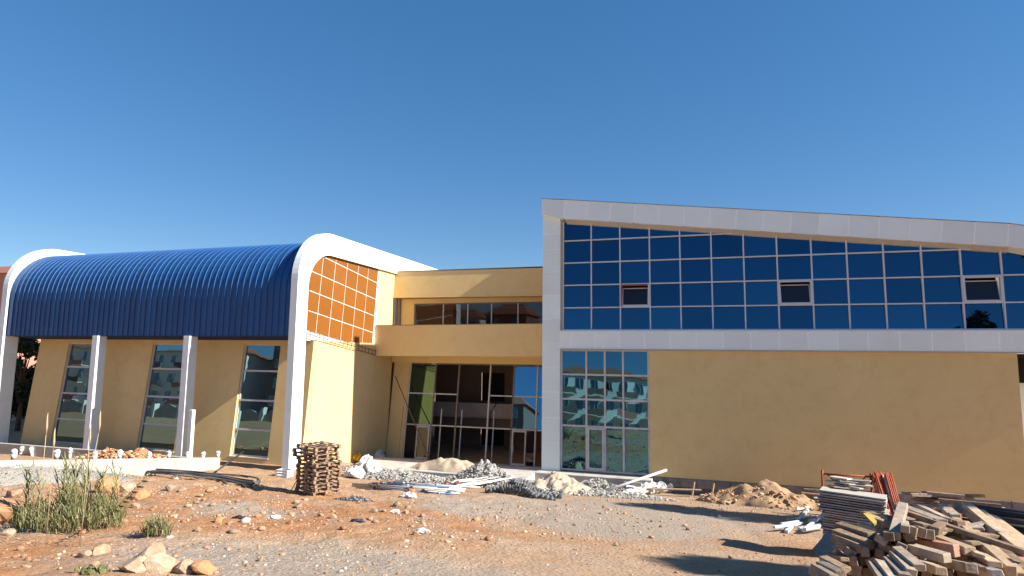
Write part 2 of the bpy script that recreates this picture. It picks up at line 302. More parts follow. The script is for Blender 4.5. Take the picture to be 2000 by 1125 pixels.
# ------------------------------------------------------------------ left hall: blue barrel roof between white fins
YL = 27.55
hall = thing('sports_hall', 'low hall with curved blue metal roof, yellow walls and white fins', 'building', (-31, 28.5, .15))
def wy(z): return 28.8+(z-.2)*(.65/6.7)          # the front wall leans back towards the top
def wallpiece(name, x0, x1, z0, z1, m=m_stucco, off=0, th=.3, parent=None):
    a = [(x0, wy(z0)+off, z0), (x1, wy(z0)+off, z0), (x1, wy(z1)+off, z1), (x0, wy(z1)+off, z1)]
    return prism(name, a, [(x, y+th, z) for x, y, z in a], m, parent or hall)
WIN = [(-39.7, -36.75), (-32.6, -29.75), (-25.7, -23.12)]
ZB, ZT = .46, 6.78
xs = [-42.3]+[x for w in WIN for x in w]+[-20.92]
for i in range(0, len(xs), 2): wallpiece('wall', xs[i], xs[i+1], -.3, 7.1)
for x0, x1 in WIN:
    wallpiece('wall', x0, x1, -.3, ZB); wallpiece('wall', x0, x1, ZT, 7.1)
    tr = [ZB, 1.93, 3.56, 5.24, ZT]
    fr = wallpiece('window', x0+.001, x0+.08, ZB, ZT, m_alu2, .12, .1)
    for (a0, a1, b0, b1) in [(x1-.08, x1-.001, ZB, ZT)]: wallpiece('frame', a0, a1, b0, b1, m_alu2, .12, .1, fr)
    for k, z in enumerate(tr):
        h = .05; z0, z1 = (z, z+.08) if k == 0 else ((z-.08, z) if k == 4 else (z-h, z+h))
        wallpiece('transom', x0+.08, x1-.08, z0, z1, m_alu2, .11 if 0 < k < 4 else .12, .1, fr)
    for k in range(4):
        z0, z1 = tr[k]+.05, tr[k+1]-.05
        wallpiece('pane', x0+.07, x1-.07, z0, z1, m_gl_left, .17+.004*k, .015, fr)
    wallpiece('sill', x0-.06, x1+.06, ZB-.05, ZB-.002, m_alu2, -.05, .14, fr)
# side wall: lower body, orange panels, pale strip
XS = -20.9
prismYZ('wall', [(wy(-.6)+.302, -.6), (38.2, -.6), (38.7, 7.0), (wy(7)+.302, 7.0)], XS-.3, XS, m_stucco, hall)
prismYZ('wall', [(wy(7.0)-.6, 7.003), (46, 7.003), (46, 12.3), (28.9, 12.3)], XS-.35, XS-.06, m_joint, hall)
prismYZ('wall', [(36.36, 6.6), (38.7, 6.3), (38.7, 12.3), (36.5, 12.3)], XS-.055, XS-.03, m_stucco, hall)
box('wall', -42.2, -41.9, 29.5, 46, -.5, 12.4, m_stucco, hall)
box('wall', -41.9, XS-.36, 45.7, 46, -.5, 12.4, m_stucco, hall)
def lerp(a, b, t): return a+(b-a)*t
rows = [(7.58, 6.56), (8.71, 7.70), (9.84, 8.84), (10.97, 9.98), (12.10, 11.12), (13.2, 12.3)]      # z at Y=28.6 and Y=36.1
def cell(y, k): return lerp(rows[k][0], rows[k][1], (y-28.6)/7.5)
cols = [28.4, 29.64, 30.91, 32.18, 33.45, 34.68, 35.95]; LEAN = .087
for k in range(5):
    for j in range(6):
        g_ = .019; P4 = []
        for (jj, kk, sy, sz) in ((j, k, 1, 1), (j+1, k, -1, 1), (j+1, k+1, -1, -1), (j, k+1, 1, -1)):
            y = cols[jj]; z = cell(y, kk); y += LEAN*(z-7.4); z = cell(y, kk); P4.append((y+sy*g_, z+sz*g_))
        top = 12.15+.0
        if P4[0][1] > top: continue
        P5 = [(y, min(z, top)) for y, z in P4]
        P5 = [(max(y, 28.05), z) for y, z in P5]
        prismYZ('panel', P5, XS-.06, XS-.048, m_orange, hall)
# rail of steel angles left under the panels
rm = MB()
def sp3(y, z, o=.12): return (XS+o, y, z)
for dz in (.06, .34): rm.add(beamgeo(sp3(28.7, cell(28.7, 0)-dz), sp3(36.3, cell(36.3, 0)-dz), .035, .035))
for y in np.arange(28.9, 36.3, .42):
    rm.add(beamgeo(sp3(y, cell(y, 0)-.0), sp3(y, cell(y, 0)-.36), .03, .03)); rm.add(beamgeo(sp3(y, cell(y, 0)-.34, -.0), sp3(y, cell(y, 0)-.34, .14), .03, .03))
rm.build('rail', m_rustdk, hall)
# fins: straight leg, quarter bend, long roof arm, made of clad segments
def fin_path():
    out, inn = [], []
    for z in (-.3, 1.3, 2.9, 4.5, 6.1, 7.7, 9.3): out.append((27.55, z)); inn.append((28.5, z))
    for k in range(0, 17):
        a = R(90*k/16); out.append((30.58-3.03*math.cos(a), 10.3+3.03*math.sin(a))); inn.append((30.6-2.1*math.cos(a), 9.95+2.1*math.sin(a)))
    for y in np.arange(32.2, 46.3, 1.55): out.append((y, 13.33)); inn.append((y, 12.05))
    return out, inn
FO, FI = fin_path()
def fin(x0, x1, taper):
    base = None
    for k in range(len(FO)-1):
        g_ = .004; q = []
        (a, b_), (c_, d_) = (FO[k], FO[k+1]), (FI[k], FI[k+1])
        def cut(p, q_, t): return (lerp(p[0], q_[0], t), lerp(p[1], q_[1], t))
        bend = 6 < k < 22
        e = 0 if (bend and (k-7) % 4) else .006; e2 = 0 if (bend and (k-6) % 4) else .006
        prismYZ('fin_panel', [cut(a, b_, e), cut(a, b_, 1-e2), cut(c_, d_, 1-e2), cut(c_, d_, e)], x0, x1, m_white, hall)
    core = [(y+.012 if z < 9 else y, z) for y, z in FO]; 
    mb = MB()
    for k in range(len(FO)-1):
        w = .012
        def inset(p, q_): 
            d = Vector((q_[0]-p[0], q_[1]-p[1])); d.normalize(); return (p[0]+d.x*w, p[1]+d.y*w)
        A, B = inset(FO[k], FI[k]), inset(FO[k+1], FI[k+1]); Cc, Dd = inset(FI[k+1], FO[k+1]), inset(FI[k], FO[k])
        mb.v += [(x, y, z) for x in (x0+.012, x1-.012) for y, z in (A, B, Cc, Dd)]; o = len(mb.v)-8
        mb.f += [tuple(o+i for i in q) for q in ((0, 1, 2, 3), (7, 6, 5, 4), (0, 4, 5, 1), (2, 6, 7, 3))]
    mb.build('fin_core', m_joint, hall)
fin(-21.19, -20.76, 0); fin(-43.45, -42.98, 0)
# columns under the eave
for x0, x1 in ((-35.27, -34.84), (-28.3, -27.87)):
    box('column', x0, x1, YL, YL+.62, -.2, 7.2, m_white, hall, .012)
# roof: standing-seam sheets, each a part
def roof_prof():
    p = [(27.72, 7.22), (27.72, 8.5), (27.72, 9.6)]
    for k in range(1, 13): a = R(90*k/12); p.append((30.85-3.13*math.cos(a), 9.72+3.13*math.sin(a)))
    return p+[(34, 12.87), (40, 12.9), (46, 12.85)]
RP = roof_prof(); NP = 53; X0, X1 = -42.96, -21.21; PW = (X1-X0)/NP
def sheet():
    prof = [(0, 0), (.006, .040), (.013, .044), (.020, .040), (.026, 0), (PW*.5, -.008), (PW-.004, 0)]
    v = []; f = []
    for i, (y, z) in enumerate(RP):
        a = RP[max(i-1, 0)]; b_ = RP[min(i+1, len(RP)-1)]; tx = Vector((b_[0]-a[0], b_[1]-a[1])).normalized(); nn = (-tx.y, tx.x)
        for (x, h) in prof: v.append((x, y+nn[0]*h, z+nn[1]*h))
    m_ = len(prof)
    for i in range(len(RP)-1):
        for j in range(m_-1): f.append((i*m_+j, i*m_+j+1, (i+1)*m_+j+1, (i+1)*m_+j))
    me = rawmesh('roof_sheet', v, f, m_blue)
    return me
sme = sheet(); hl = wloc(hall)
for k in range(NP):
    o = link('roof_sheet', sme, hall, False); o.location = Vector((X0+k*PW, 0, 0))-hl
    o.location.y += random.uniform(-.004, .004)
rb = MB()
for i in range(len(RP)-1):     # deck under the sheets
    (a, b_), (c_, d_) = RP[i], RP[i+1]
    rb.v += [(x, y+.06, z-.05) for x in (X0-.05, X1+.05) for y, z in ((a, b_), (c_, d_))]; o = len(rb.v)-4; rb.f.append((o, o+1, o+3, o+2))
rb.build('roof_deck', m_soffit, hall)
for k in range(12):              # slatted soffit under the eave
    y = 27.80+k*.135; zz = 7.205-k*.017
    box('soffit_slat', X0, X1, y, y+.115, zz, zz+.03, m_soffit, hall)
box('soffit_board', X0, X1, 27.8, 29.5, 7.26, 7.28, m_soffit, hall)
for px in (277, 450): p = PY(px, 474, 33); box('roof_vent', p[0]-.3, p[0]+.3, 31.6, 32.0, 12.8, 12.98, m_blue, hall)

# ------------------------------------------------------------------ entrance block between the halls
ent = thing('entrance_block', 'recessed yellow entrance block with balcony band and tall glazed front', 'building', (-15, 38, -.7))
XE = -8.2
prism('parapet', [(-21.0, 38.5, 10.30), (XE, 38.5, 10.22), (XE, 38.7, 12.14), (-20.86, 38.7, 12.19)], [(-21.0, 39.2, 10.30), (XE, 39.2, 10.22), (XE, 39.2, 12.14), (-20.86, 39.2, 12.19)], m_stucco, ent)
box('coping', -20.9, XE, 38.66, 39.25, 12.195, 12.235, m_dkframe, ent)
box('roof', -20.85, XE, 39.25, 46, 12.0, 12.12, m_concrete, ent)
box('lintel', -20.85, XE, 39.12, 39.4, 9.92, 10.25, m_stucco, ent)
box('wall', -20.85, -19.55, 39.12, 39.4, 6.0, 9.92, m_stucco, ent)
box('downpipe', -20.72, -20.6, 39.0, 39.12, 6.2, 10.25, m_dkframe, ent)
upx = [-19.5, -17.3, -15.45, -13.7, -11.8, -9.9, XE]
for k, x in enumerate(upx): box('mullion', x-.035, x+.035, 39.16, 39.26, 8.2, 9.9, m_dkframe if k < 1 else m_alu2, ent)
box('window_head', -19.5, XE, 39.15, 39.27, 9.84, 9.918, m_dkframe, ent)
for k in range(6): box('pane', upx[k]+.04, upx[k+1]-.04, 39.2, 39.215, 8.2, 9.84, None, ent)
balc = prism('balcony_band', [(-20.98, 36.16, 6.16), (XE, 36.16, 6.28), (XE, 36.16, 8.27), (-20.98, 36.16, 8.19)], [(-20.98, 36.42, 6.16), (XE, 36.42, 6.28), (XE, 36.42, 8.27), (-20.98, 36.42, 8.19)], m_stucco, ent)
prism('coping', [(-20.98, 36.13, 8.195), (XE, 36.13, 8.275), (XE, 36.13, 8.305), (-20.98, 36.13, 8.225)], [(-20.98, 36.45, 8.195), (XE, 36.45, 8.275), (XE, 36.45, 8.305), (-20.98, 36.45, 8.225)], m_dkframe, ent)
box('balcony_slab', -20.85, XE, 36.42, 39.1, 6.2, 6.45, m_stucco, ent)
box('beam', -20.85, XE, 38.5, 39.1, 5.72, 6.195, m_stucco, ent)
# inclined glazed front: base nearer than the top
ZF = -.72; EYB, EYT = 38.05, 38.9
def ey(z): return EYB+(z-ZF)*(EYT-EYB)/(5.72-ZF)
def ep(name, x0, x1, z0, z1, m, off=0, th=.06, par=None):
    a = [(x0, ey(z0)+off, z0), (x1, ey(z0)+off, z0), (x1, ey(z1)+off, z1), (x0, ey(z1)+off, z1)]
    return prism(name, a, [(x, y+th, z) for x, y, z in a], m, par or ent)
ep('wall', -20.85, -19.62, ZF-.2, 5.72, m_stucco, 0, .3)
ex = [-19.55, -17.62, -15.87, -13.6, -11.92, -10.3, XE]; zr = [ZF, 1.52, 3.62, 5.66]
for k, x in enumerate(ex): ep('mullion', x-.045, x+.045, ZF, 5.7, m_dkframe if k in (1, 2, 4) else m_alu2, 0, .12)
for z, nm in ((1.52, 'transom'), (3.62, 'transom'), (5.66, 'transom')):
    for k in range(6):
        if z == 3.62 and k == 2: continue
        ep(nm, ex[k]+.045, ex[k+1]-.045, z-.04, z+.04, m_alu2 if z < 5 else m_dkframe, .01, .1)
for k, mm in ((0, m_gl_green), (4, m_gl_ent), (5, m_gl_ent)):
    for j in (1, 2): ep('pane', ex[k]+.045, ex[k+1]-.045, zr[j]+.05, zr[j+1]-.05, mm, .05, .012)
def door(x0, x1, panes):
    d = ep('door', x0, x0+.09, ZF+.02, 1.46, m_alu2, -.02, .09)
    ep('frame', x1-.09, x1, ZF+.02, 1.46, m_alu2, -.02, .09, d); ep('frame', x0+.09, x1-.09, 1.36, 1.46, m_alu2, -.02, .09, d); ep('frame', x0+.09, x1-.09, ZF+.02, ZF+.14, m_alu2, -.02, .09, d)
    if panes: ep('pane', x0+.09, x1-.09, ZF+.14, 1.36, m_gl_dark, .02, .012, d)
    ep('handle', x0+.13, x0+.16, .1, .5, m_alu2, -.07, .03, d)
    return d
ep('pane', -19.5, -18.72, ZF+.05, 1.46, m_gl_dark, .05, .012); door(-18.68, -17.72, True)
door(-11.86, -10.9, False); ep('pane', -10.84, -10.36, ZF+.05, 1.46, m_gl_dark, .05, .012)
for x in (-17.1, -15.6, -13.3): 
    ep('stud', x-.035, x+.035, ZF, 2.6, m_alu2, .35, .07)
ep('sill', -19.6, XE, ZF-.12, ZF, m_concrete, -.05, .3)
# interior: floor, back wall with openings, gallery, ceilings
box('floor', -20.85, -5, 37.9, 47, ZF-.35, ZF-.13, m_concrete, ent)
box('ceiling', -20.85, XE, 39.1, 47, 5.75, 5.9, m_inner, ent)
for a, b_, z0, z1 in ((-20.85, -16.9, ZF-.12, 5.74), (-14.9, XE, ZF-.12, 5.74), (-16.9, -14.9, 1.6, 2.7), (-16.9, -14.9, 4.9, 5.74)):
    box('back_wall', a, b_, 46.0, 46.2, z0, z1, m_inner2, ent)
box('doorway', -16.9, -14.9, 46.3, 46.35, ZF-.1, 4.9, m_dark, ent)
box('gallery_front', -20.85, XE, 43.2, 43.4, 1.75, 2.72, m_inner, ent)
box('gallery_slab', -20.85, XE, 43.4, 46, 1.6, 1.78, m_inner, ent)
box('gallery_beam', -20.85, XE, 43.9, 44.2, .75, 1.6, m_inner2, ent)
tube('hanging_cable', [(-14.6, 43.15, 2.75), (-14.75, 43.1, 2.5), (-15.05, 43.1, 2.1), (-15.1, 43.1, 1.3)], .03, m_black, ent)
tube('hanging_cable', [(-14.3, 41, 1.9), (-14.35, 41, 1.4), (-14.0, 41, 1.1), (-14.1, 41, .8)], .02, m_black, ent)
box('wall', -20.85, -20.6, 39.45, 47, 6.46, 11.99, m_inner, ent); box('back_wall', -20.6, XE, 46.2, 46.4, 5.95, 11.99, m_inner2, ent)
box('ceiling', -20.6, XE, 39.45, 46.2, 9.95, 10.05, m_inner, ent)
box('ceiling_grille', -13.6, -11.9, 41.0, 42.0, 9.88, 9.94, m_black, ent)
# clear panes of the strip window get a faint brown glass
m_clear = bpy.data.materials.new('clear_glass'); m_clear.use_nodes = True; t = m_clear.node_tree; n = t.nodes; L = t.links.new
for q in list(n):
    if q.type == 'BSDF_PRINCIPLED': n.remove(q)
tr_ = n.new('ShaderNodeBsdfTransparent'); tr_.inputs[0].default_value = (.72, .68, .66, 1); gl = n.new('ShaderNodeBsdfGlossy'); gl.inputs['Color'].default_value = (.03, .035, .04, 1); gl.inputs['Roughness'].default_value = .02
ad = n.new('ShaderNodeAddShader'); L(tr_.outputs[0], ad.inputs[0]); L(gl.outputs[0], ad.inputs[1]); L(ad.outputs[0], n['Material Output'].inputs[0])
for o in ent.children:
    if o.name.startswith('pane') and not o.data.materials: o.data.materials.append(m_clear)

# ------------------------------------------------------------------ right hall: blue curtain wall in a white frame
Y0 = 33.88; rh = thing('curtain_wall_hall', 'tall hall with blue curtain wall in white frame over yellow wall', 'building', (3, 34, 0))
def topz(x): return 13.42-.1215*(x-2.7)+.0            # underside line of the sloping roof band's glass
XR = 14.0; YG = Y0+.14
# body behind
box('floor', -7.5, 18, Y0+.5, 52, -.3, -.05, m_concrete, rh); box('back_wall', -8.7, 18, 52, 52.3, -.7, 12.5, m_stucco, rh)
box('wall', -8.72, -8.4, Y0+.45, 52, -.72, 15.0, m_stucco, rh)
prismXZ('roof', [(-8.7, 15.0), (13.5, 12.35), (18, 11.2), (18, 11.0), (13.5, 12.1), (-8.7, 14.75)], Y0+.2, 52, m_white, rh)
# column of panels
zj = [-.55, 1.46, 2.84, 4.26, 5.63, 7.04, 8.41, 9.78, 11.14, 12.46, 13.38, 14.56]
for k in range(len(zj)-1): box('column_panel', -8.72, -7.68, Y0-.02, Y0+.44, zj[k]+.018, zj[k+1]-.018, m_white, rh, .004)
box('column_core', -8.715, -7.685, Y0-.015, Y0+.43, -.55, 14.6, m_joint, rh)
# sloping roof band
def bt(x): return 15.30-.1205*(x+7.3)      # top
BH = 1.08
YB = Y0-.28
bj = [-7.33+1.331*k for k in range(-1, 17)]; bj[0] = -8.72
pts_t, pts_b = [], []
for x in bj: 
    lean = -.12 if x > -8.7 else 0
    pts_t.append((x, bt(x) if x > -8.7 else bt(x)-.02)); pts_b.append((x+lean, bt(x)-BH-(-lean)*.12 if x > -8.7 else bt(x)-.95))
# bend at the right end
BR = 6.0; BI = BR-BH-.04
cxr, czr = pts_t[-1][0], pts_t[-1][1]-BR*math.sin(R(83))
for k in range(1, 7):
    a = R(83-k*11); pts_t.append((cxr+BR*(math.cos(a)-math.cos(R(83))), czr+BR*math.sin(a))); pts_b.append((cxr+BI*math.cos(a)-BR*math.cos(R(83)), czr+BI*math.sin(a)))
for k in range(len(pts_t)-1):
    g_ = .03; q = [(pts_b[k][0]+g_, pts_b[k][1]), (pts_b[k+1][0]-g_, pts_b[k+1][1]), (pts_t[k+1][0]-g_, pts_t[k+1][1]), (pts_t[k][0]+g_, pts_t[k][1])]
    prismXZ('roof_band_panel', q, YB, YB+.5, m_white, rh)
cb = MB()
for k in range(len(pts_t)-1):
    q = [pts_b[k], pts_b[k+1], pts_t[k+1], pts_t[k]]; q = [(q[0][0], q[0][1]+.012), (q[1][0], q[1][1]+.012), (q[2][0], q[2][1]-.012), (q[3][0], q[3][1]-.012)]
    o = len(cb.v); cb.v += [(x, YB+.006, z) for x, z in q]+[(x, YB+.49, z) for x, z in q]; cb.f += [tuple(o+i for i in f_) for f_ in ((0, 1, 2, 3), (7, 6, 5, 4))]
cb.build('roof_band_core', m_joint, rh)
mb = MB()
for k in range(len(pts_t)-1):
    (a, b_), (c_, d_) = pts_t[k], pts_t[k+1]; o = len(mb.v)
    mb.v += [(a, YB-.02, b_+.004), (c_, YB-.02, d_+.004), (c_, YB+.6, d_+.004), (a, YB+.6, b_+.004), (a, YB-.02, b_+.03), (c_, YB-.02, d_+.03), (c_, YB+.6, d_+.03), (a, YB+.6, b_+.03)]
    mb.f += [tuple(o+i for i in q) for q in BOXF]
mb.build('coping', m_dkframe, rh)
# beige lip below the band
def lipz(x): return bt(x)-BH-.012
mb = MB()
for k in range(1, len(bj)-1):
    a, c_ = max(bj[k], -7.66), bj[k+1]; o = len(mb.v)
    for x in (a, c_):
        mb.v += [(x, Y0-.10, lipz(x)-.02), (x, Y0+.2, lipz(x)-.24), (x, Y0+.3, lipz(x)-.24), (x, Y0+.3, lipz(x)-.02)]
    mb.f += [tuple(o+i for i in q) for q in ((0, 1, 2, 3), (7, 6, 5, 4), (0, 4, 5, 1), (1, 5, 6, 2), (2, 6, 7, 3), (3, 7, 4, 0))]
mb.build('trim', m_beigelip, rh)
# upper curtain wall
mx_ = [-7.52+1.632*k for k in range(0, 15)]; rz_ = [7.79, 9.05, 10.35, 11.65, 12.95, 14.3]
def gtop(x):
    if x <= 13.4: return lipz(x)-.14
    a = math.acos(min(1, max(-1, (x-cxr+BR*math.cos(R(83)))/BI))); return czr+BI*math.sin(a)-.1
for k, x in enumerate(mx_): box('mullion', x-.035, x+.035, Y0+.08, Y0+.2, 7.76, gtop(x), m_alu, rh)
for r_i, z in enumerate(rz_[:-1]):
    for k in range(len(mx_)-1):
        xa, xb = mx_[k]+.035, mx_[k+1]-.035
        if z > gtop(xb)-.03:
            xb = mx_[k]+.035
            while xb < mx_[k+1]-.035 and gtop(xb+.05) > z+.03: xb += .05
            if xb-xa < .1: continue
        box('transom', xa, xb, Y0+.09, Y0+.2, z-.032, z+.032, m_alu, rh)
vents = [(2, 1), (7, 1), (12, 1)]
for k in range(len(mx_)-1):
    for r_i in range(5):
        if (k, r_i) in vents: continue
        x0, x1 = mx_[k]+.03, mx_[k+1]-.03; z0 = rz_[r_i]+.03; z1 = rz_[r_i+1]-.03
        ta, tb = min(z1, gtop(x0)), min(z1, gtop(x1))
        if ta-z0 < .05: continue
        pts = [(x0, z0)]
        if tb-z0 > .02: pts += [(x1, z0), (x1, tb)]
        else:
            xe = x0
            while gtop(xe+.02) > z0+.01 and xe < x1: xe += .02
            pts += [(xe, z0)]
        if ta >= z1-1e-6 and tb < z1-.01 and tb-z0 > .02:
            xm = x0
            while gtop(xm+.02) > z1 and xm < x1: xm += .02
            pts += [(xm, z1)]
        pts += [(x0, ta)]
        tl = R(3.3)+random.uniform(-.008, .008); yw = random.uniform(-.006, .006)
        a = [(x, YG+.03+(z-z0)*math.tan(tl)+(x-x0)*yw, z) for x, z in pts]
        prism('pane', a, [(x, y+.02, z) for x, y, z in a], m_gl_up, rh)
for n_, (k, r_i) in enumerate(vents):
    x0, x1, z0, z1 = mx_[k]+.035, mx_[k+1]-.035, rz_[r_i]+.032, rz_[r_i+1]-.032
    w = box('vent_window', x0, x0+.07, Y0+.05, Y0+.22, z0, z1, m_rustred if n_ == 0 else m_alu, rh)
    for a in ((x1-.07, x1, z0, z1), (x0+.07, x1-.07, z0, z0+.07), (x0+.07, x1-.07, z1-.07, z1)):
        box('frame', a[0], a[1], Y0+.05, Y0+.22, a[2], a[3], m_rustred if (n_ == 0 and a[2] > z0+.5) else m_alu, w)
    # sash hinged at the bottom, tipped inwards
    xa, xb, za, zb = x0+.09, x1-.09, z0+.08, z1-.2; ti = .28
    def sq(xp, zp): return (xp, Y0+.12+(zp-za)*ti, zp)
    for (p, q) in (((xa, za), (xb, za)), ((xa, zb), (xb, zb)), ((xa, za), (xa, zb)), ((xb, za), (xb, zb))): beam('sash', sq(*p), sq(*q), .045, .05, m_alu, w)
    a = [sq(xa, za), sq(xb, za), sq(xb, zb), sq(xa, zb)]; prism('pane', a, [(x, y+.015, z) for x, y, z in a], m_gl_dark, w)
    box('unlit_room_sheet', x0-.2, x1+.2, Y0+1.2, Y0+1.25, z0-.3, z1+.3, m_dark, w)  # near-black sheet standing in for the unlit hall behind the vent
# middle band
mj = [-7.66, -6.99]+[-6.99+1.352*k for k in range(1, 20)]
for k in range(len(mj)-1): box('band_panel', mj[k]+.028, mj[k+1]-.028, Y0-.16, Y0+.3, 6.72, 7.70, m_white, rh, .004)
box('band_core', -7.65, mj[-1], Y0-.155, Y0+.28, 6.73, 7.69, m_joint, rh)
box('trim', -7.66, mj[-1], Y0-.19, Y0+.28, 7.705, 7.745, m_white, rh); box('trim', -7.66, mj[-1], Y0-.19, Y0+.28, 6.66, 6.715, m_beigelip, rh)
# lower glazing
lx = [-7.62, -6.2, -5.16, -4.15, -2.78]; lz = [.02, 2.42, 3.90, 5.27, 6.64]
for k, x in enumerate(lx): box('mullion', x-.05, x+.05, Y0+.16, Y0+.3, -.02, 6.65, m_alu2, rh)
for z in lz[1:4]: 
    for k in range(4): box('transom', lx[k]+.05, lx[k+1]-.05, Y0+.165, Y0+.3, z-.05, z+.05, m_alu2, rh)
for k in range(4): box('transom', lx[k]+.05, lx[k+1]-.05, Y0+.165, Y0+.3, -.02, .06, m_alu2, rh); box('transom', lx[k]+.05, lx[k+1]-.05, Y0+.165, Y0+.3, 6.58, 6.65, m_alu2, rh)
def lowpane(x0, x1, z0, z1, par, off=.17):
    a = [(x0, Y0+off, z0), (x1, Y0+off, z0), (x1, Y0+off+(z1-z0)*.085, z1), (x0, Y0+off+(z1-z0)*.085, z1)]
    return prism('pane', a, [(x, y+.015, z) for x, y, z in a], m_gl_low, par)
for k in range(4):
    for j in range(4):
        if j == 0 and k == 1: continue
        lowpane(lx[k]+.04, lx[k+1]-.04, lz[j]+.05, lz[j+1]-.05, rh)
dx0, dx1 = lx[1]+.06, lx[2]-.06
dr = box('door', dx0, dx0+.1, Y0+.12, Y0+.22, .07, 2.36, m_alu2, rh)
box('frame', dx1-.1, dx1, Y0+.12, Y0+.22, .07, 2.36, m_alu2, dr); box('frame', dx0+.1, dx1-.1, Y0+.12, Y0+.22, 2.26, 2.36, m_alu2, dr); box('frame', dx0+.1, dx1-.1, Y0+.12, Y0+.22, .07, .19, m_alu2, dr)
lowpane(dx0+.1, dx1-.1, .19, 2.26, dr, .17); tube('handle', [(dx1-.05, Y0+.08, .9), (dx1-.05, Y0+.06, 1.0), (dx1-.05, Y0+.06, 1.3), (dx1-.05, Y0+.08, 1.4)], .015, m_alu2, dr, 6)
# yellow wall and plinth
box('wall', -2.72, XR, Y0+.02, Y0+.4, -.02, 6.655, m_stucco, rh)
box('wall', XR-.35, XR-.003, Y0+.41, 40, -.02, 6.655, m_stucco, rh)
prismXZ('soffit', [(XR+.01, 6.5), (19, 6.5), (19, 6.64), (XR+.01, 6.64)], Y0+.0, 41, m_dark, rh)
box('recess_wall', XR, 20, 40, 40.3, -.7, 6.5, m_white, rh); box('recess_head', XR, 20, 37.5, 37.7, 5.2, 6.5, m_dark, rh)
px_ = -2.72
while px_ < XR: 
    w = random.uniform(1.6, 2.4); box('plinth_block', px_, min(px_+w-.02, XR), Y0-.03, Y0+.35, -.46, -.03, m_plinth, rh, .015); px_ += w
box('footing', -2.72, XR, Y0+.12, Y0+.5, -1.2, -.47, m_plinth, rh)
# concrete apron in front of the doors
tag(box('pavement', -19.6, -8.9, 31.35, 34.6, -1.2, -.12, m_concrete, None, .03), kind='structure')
tag(box('pavement', -8.9, -2.6, 33.1, 34.6, -1.2, -.08, m_concrete, None, .03), kind='structure')
tag(box('pavement', -20.8, -8.8, 34.62, 37.9, -1.3, -.84, m_concrete, None, .02), kind='structure')

# ------------------------------------------------------------------ rocks and pebbles
def rockmesh(seed, m, flat=.7):
    r = np.random.default_rng(seed); bm = bmesh.new(); bmesh.ops.create_icosphere(bm, subdivisions=2, radius=1)
    pl = [(Vector(r.normal(size=3)).normalized(), r.uniform(.55, .85)) for _ in range(9)]
    for v in bm.verts:
        for nn, d in pl:
            k = v.co.dot(nn)
            if k > d: v.co -= nn*(k-d)
        v.co *= 1+.06*(r.random()-.5); v.co.z *= flat
    bmesh.ops.recalc_face_normals(bm, faces=bm.faces); me = bpy.data.meshes.new('rock'); bm.to_mesh(me); bm.free(); me.materials.append(m); return me
RM = {k: [rockmesh(10*i+j, m) for j in range(5)] for i, (k, m) in enumerate((('tan', m_rock), ('pale', m_rockpale), ('orange', m_rockorange)))}
def rock(px, py, wpx, kind='tan', label=None, group=None, hs=1., sink=.25, pos=None):
    p = G(px, py) if pos is None else pos; d = (M.T@(np.array(p)-C))[2]; r = wpx/FPX*d/2/.8
    me = random.choice(RM[kind]); o = link('rock', me); o.location = (p[0], p[1], float(gz(p[0], p[1]))+r*.7*hs*(1-2*sink)); o.rotation_euler = (random.uniform(-.3, .3), random.uniform(-.3, .3), random.uniform(0, 6.3))
    o.scale = (r*random.uniform(.9, 1.15), r*random.uniform(.8, 1.05), r*hs); return tag(o, label, 'rock', group)
rock(8, 1016, 76, 'orange', 'large orange boulder cut by the left edge of the picture', hs=1.1)
rock(212, 962, 38, 'orange', 'orange boulder standing just right of the reed clump', hs=1.35)
rock(243, 962, 34, 'pale', 'pale rock leaning against the orange boulder by the reeds')
rock(30, 972, 34, 'tan', 'rock half hidden left of the reed clump')
rock(275, 975, 30, 'orange', 'reddish rock between the reed clump and the slanting reed stem')
rock(332, 958, 20, 'pale', 'small pale rock below the black hose bundle')
rock(295, 1092, 44, 'pale', 'pointed pale rock on top of the front stone heap', hs=1.1)
rock(262, 1118, 50, 'pale', 'broad pale slab of rock at the foot of the picture')
rock(308, 1118, 50, 'pale', 'whitish rock on the right of the front stone heap', hs=1.1)
rock(362, 1118, 46, 'pale', 'cream rock at the bottom edge beside a dark stone')
rock(335, 1108, 24, 'tan', 'small pinkish stone wedged between the cream rocks')
rock(192, 1085, 34, 'tan', 'rounded tan rock left of the front stone heap')
rock(395, 1121, 40, 'orange', 'orange rock at the right end of the front stone heap')
rock(165, 1090, 24, 'pale', 'flat pale stone left of the rounded tan rock')
rock(818, 957, 15, 'tan', 'tan rock in front of the tube heap'); rock(786, 955, 12, 'pale', 'pale cream rock at the front tubes'); rock(803, 962, 14, 'orange', 'orange rock below the tubes')
rock(1583, 968, 26, 'tan', 'grey tan rock at the foot of the brown sand heap')
rock(15, 1047, 22, 'pale', 'pale grey stone at the left edge beneath the boulder')
for k in range(110):                       # loose stones one can still pick out
    px, py = random.uniform(5, 520), random.uniform(955, 1120)
    if random.random() < .3: px, py = random.uniform(430, 860), random.uniform(975, 1045)
    kd = random.choice(['tan', 'tan', 'pale', 'orange']); zn = 'around the reed clump' if px < 170 else 'between the reeds and the grass tuft' if px < 330 else 'on the soil below the black hoses' if px < 540 else 'on the red soil in front of the pallets and tubes'
    big = random.choice([.7, 1, 1.2]); rock(px, py, random.uniform(8, 13)*big, kd, f'{"small" if big < .8 else "middling" if big < 1.1 else "larger"} {kd} loose stone {zn}', 'loose stones on the red soil', sink=.2)
for k in range(11):
    rock(random.uniform(950, 1560), random.uniform(985, 1110), random.uniform(5, 10), random.choice(['tan', 'pale']), 'small stone lying alone on the gravelled ground right of centre', 'small stones on the gravel', sink=.2)
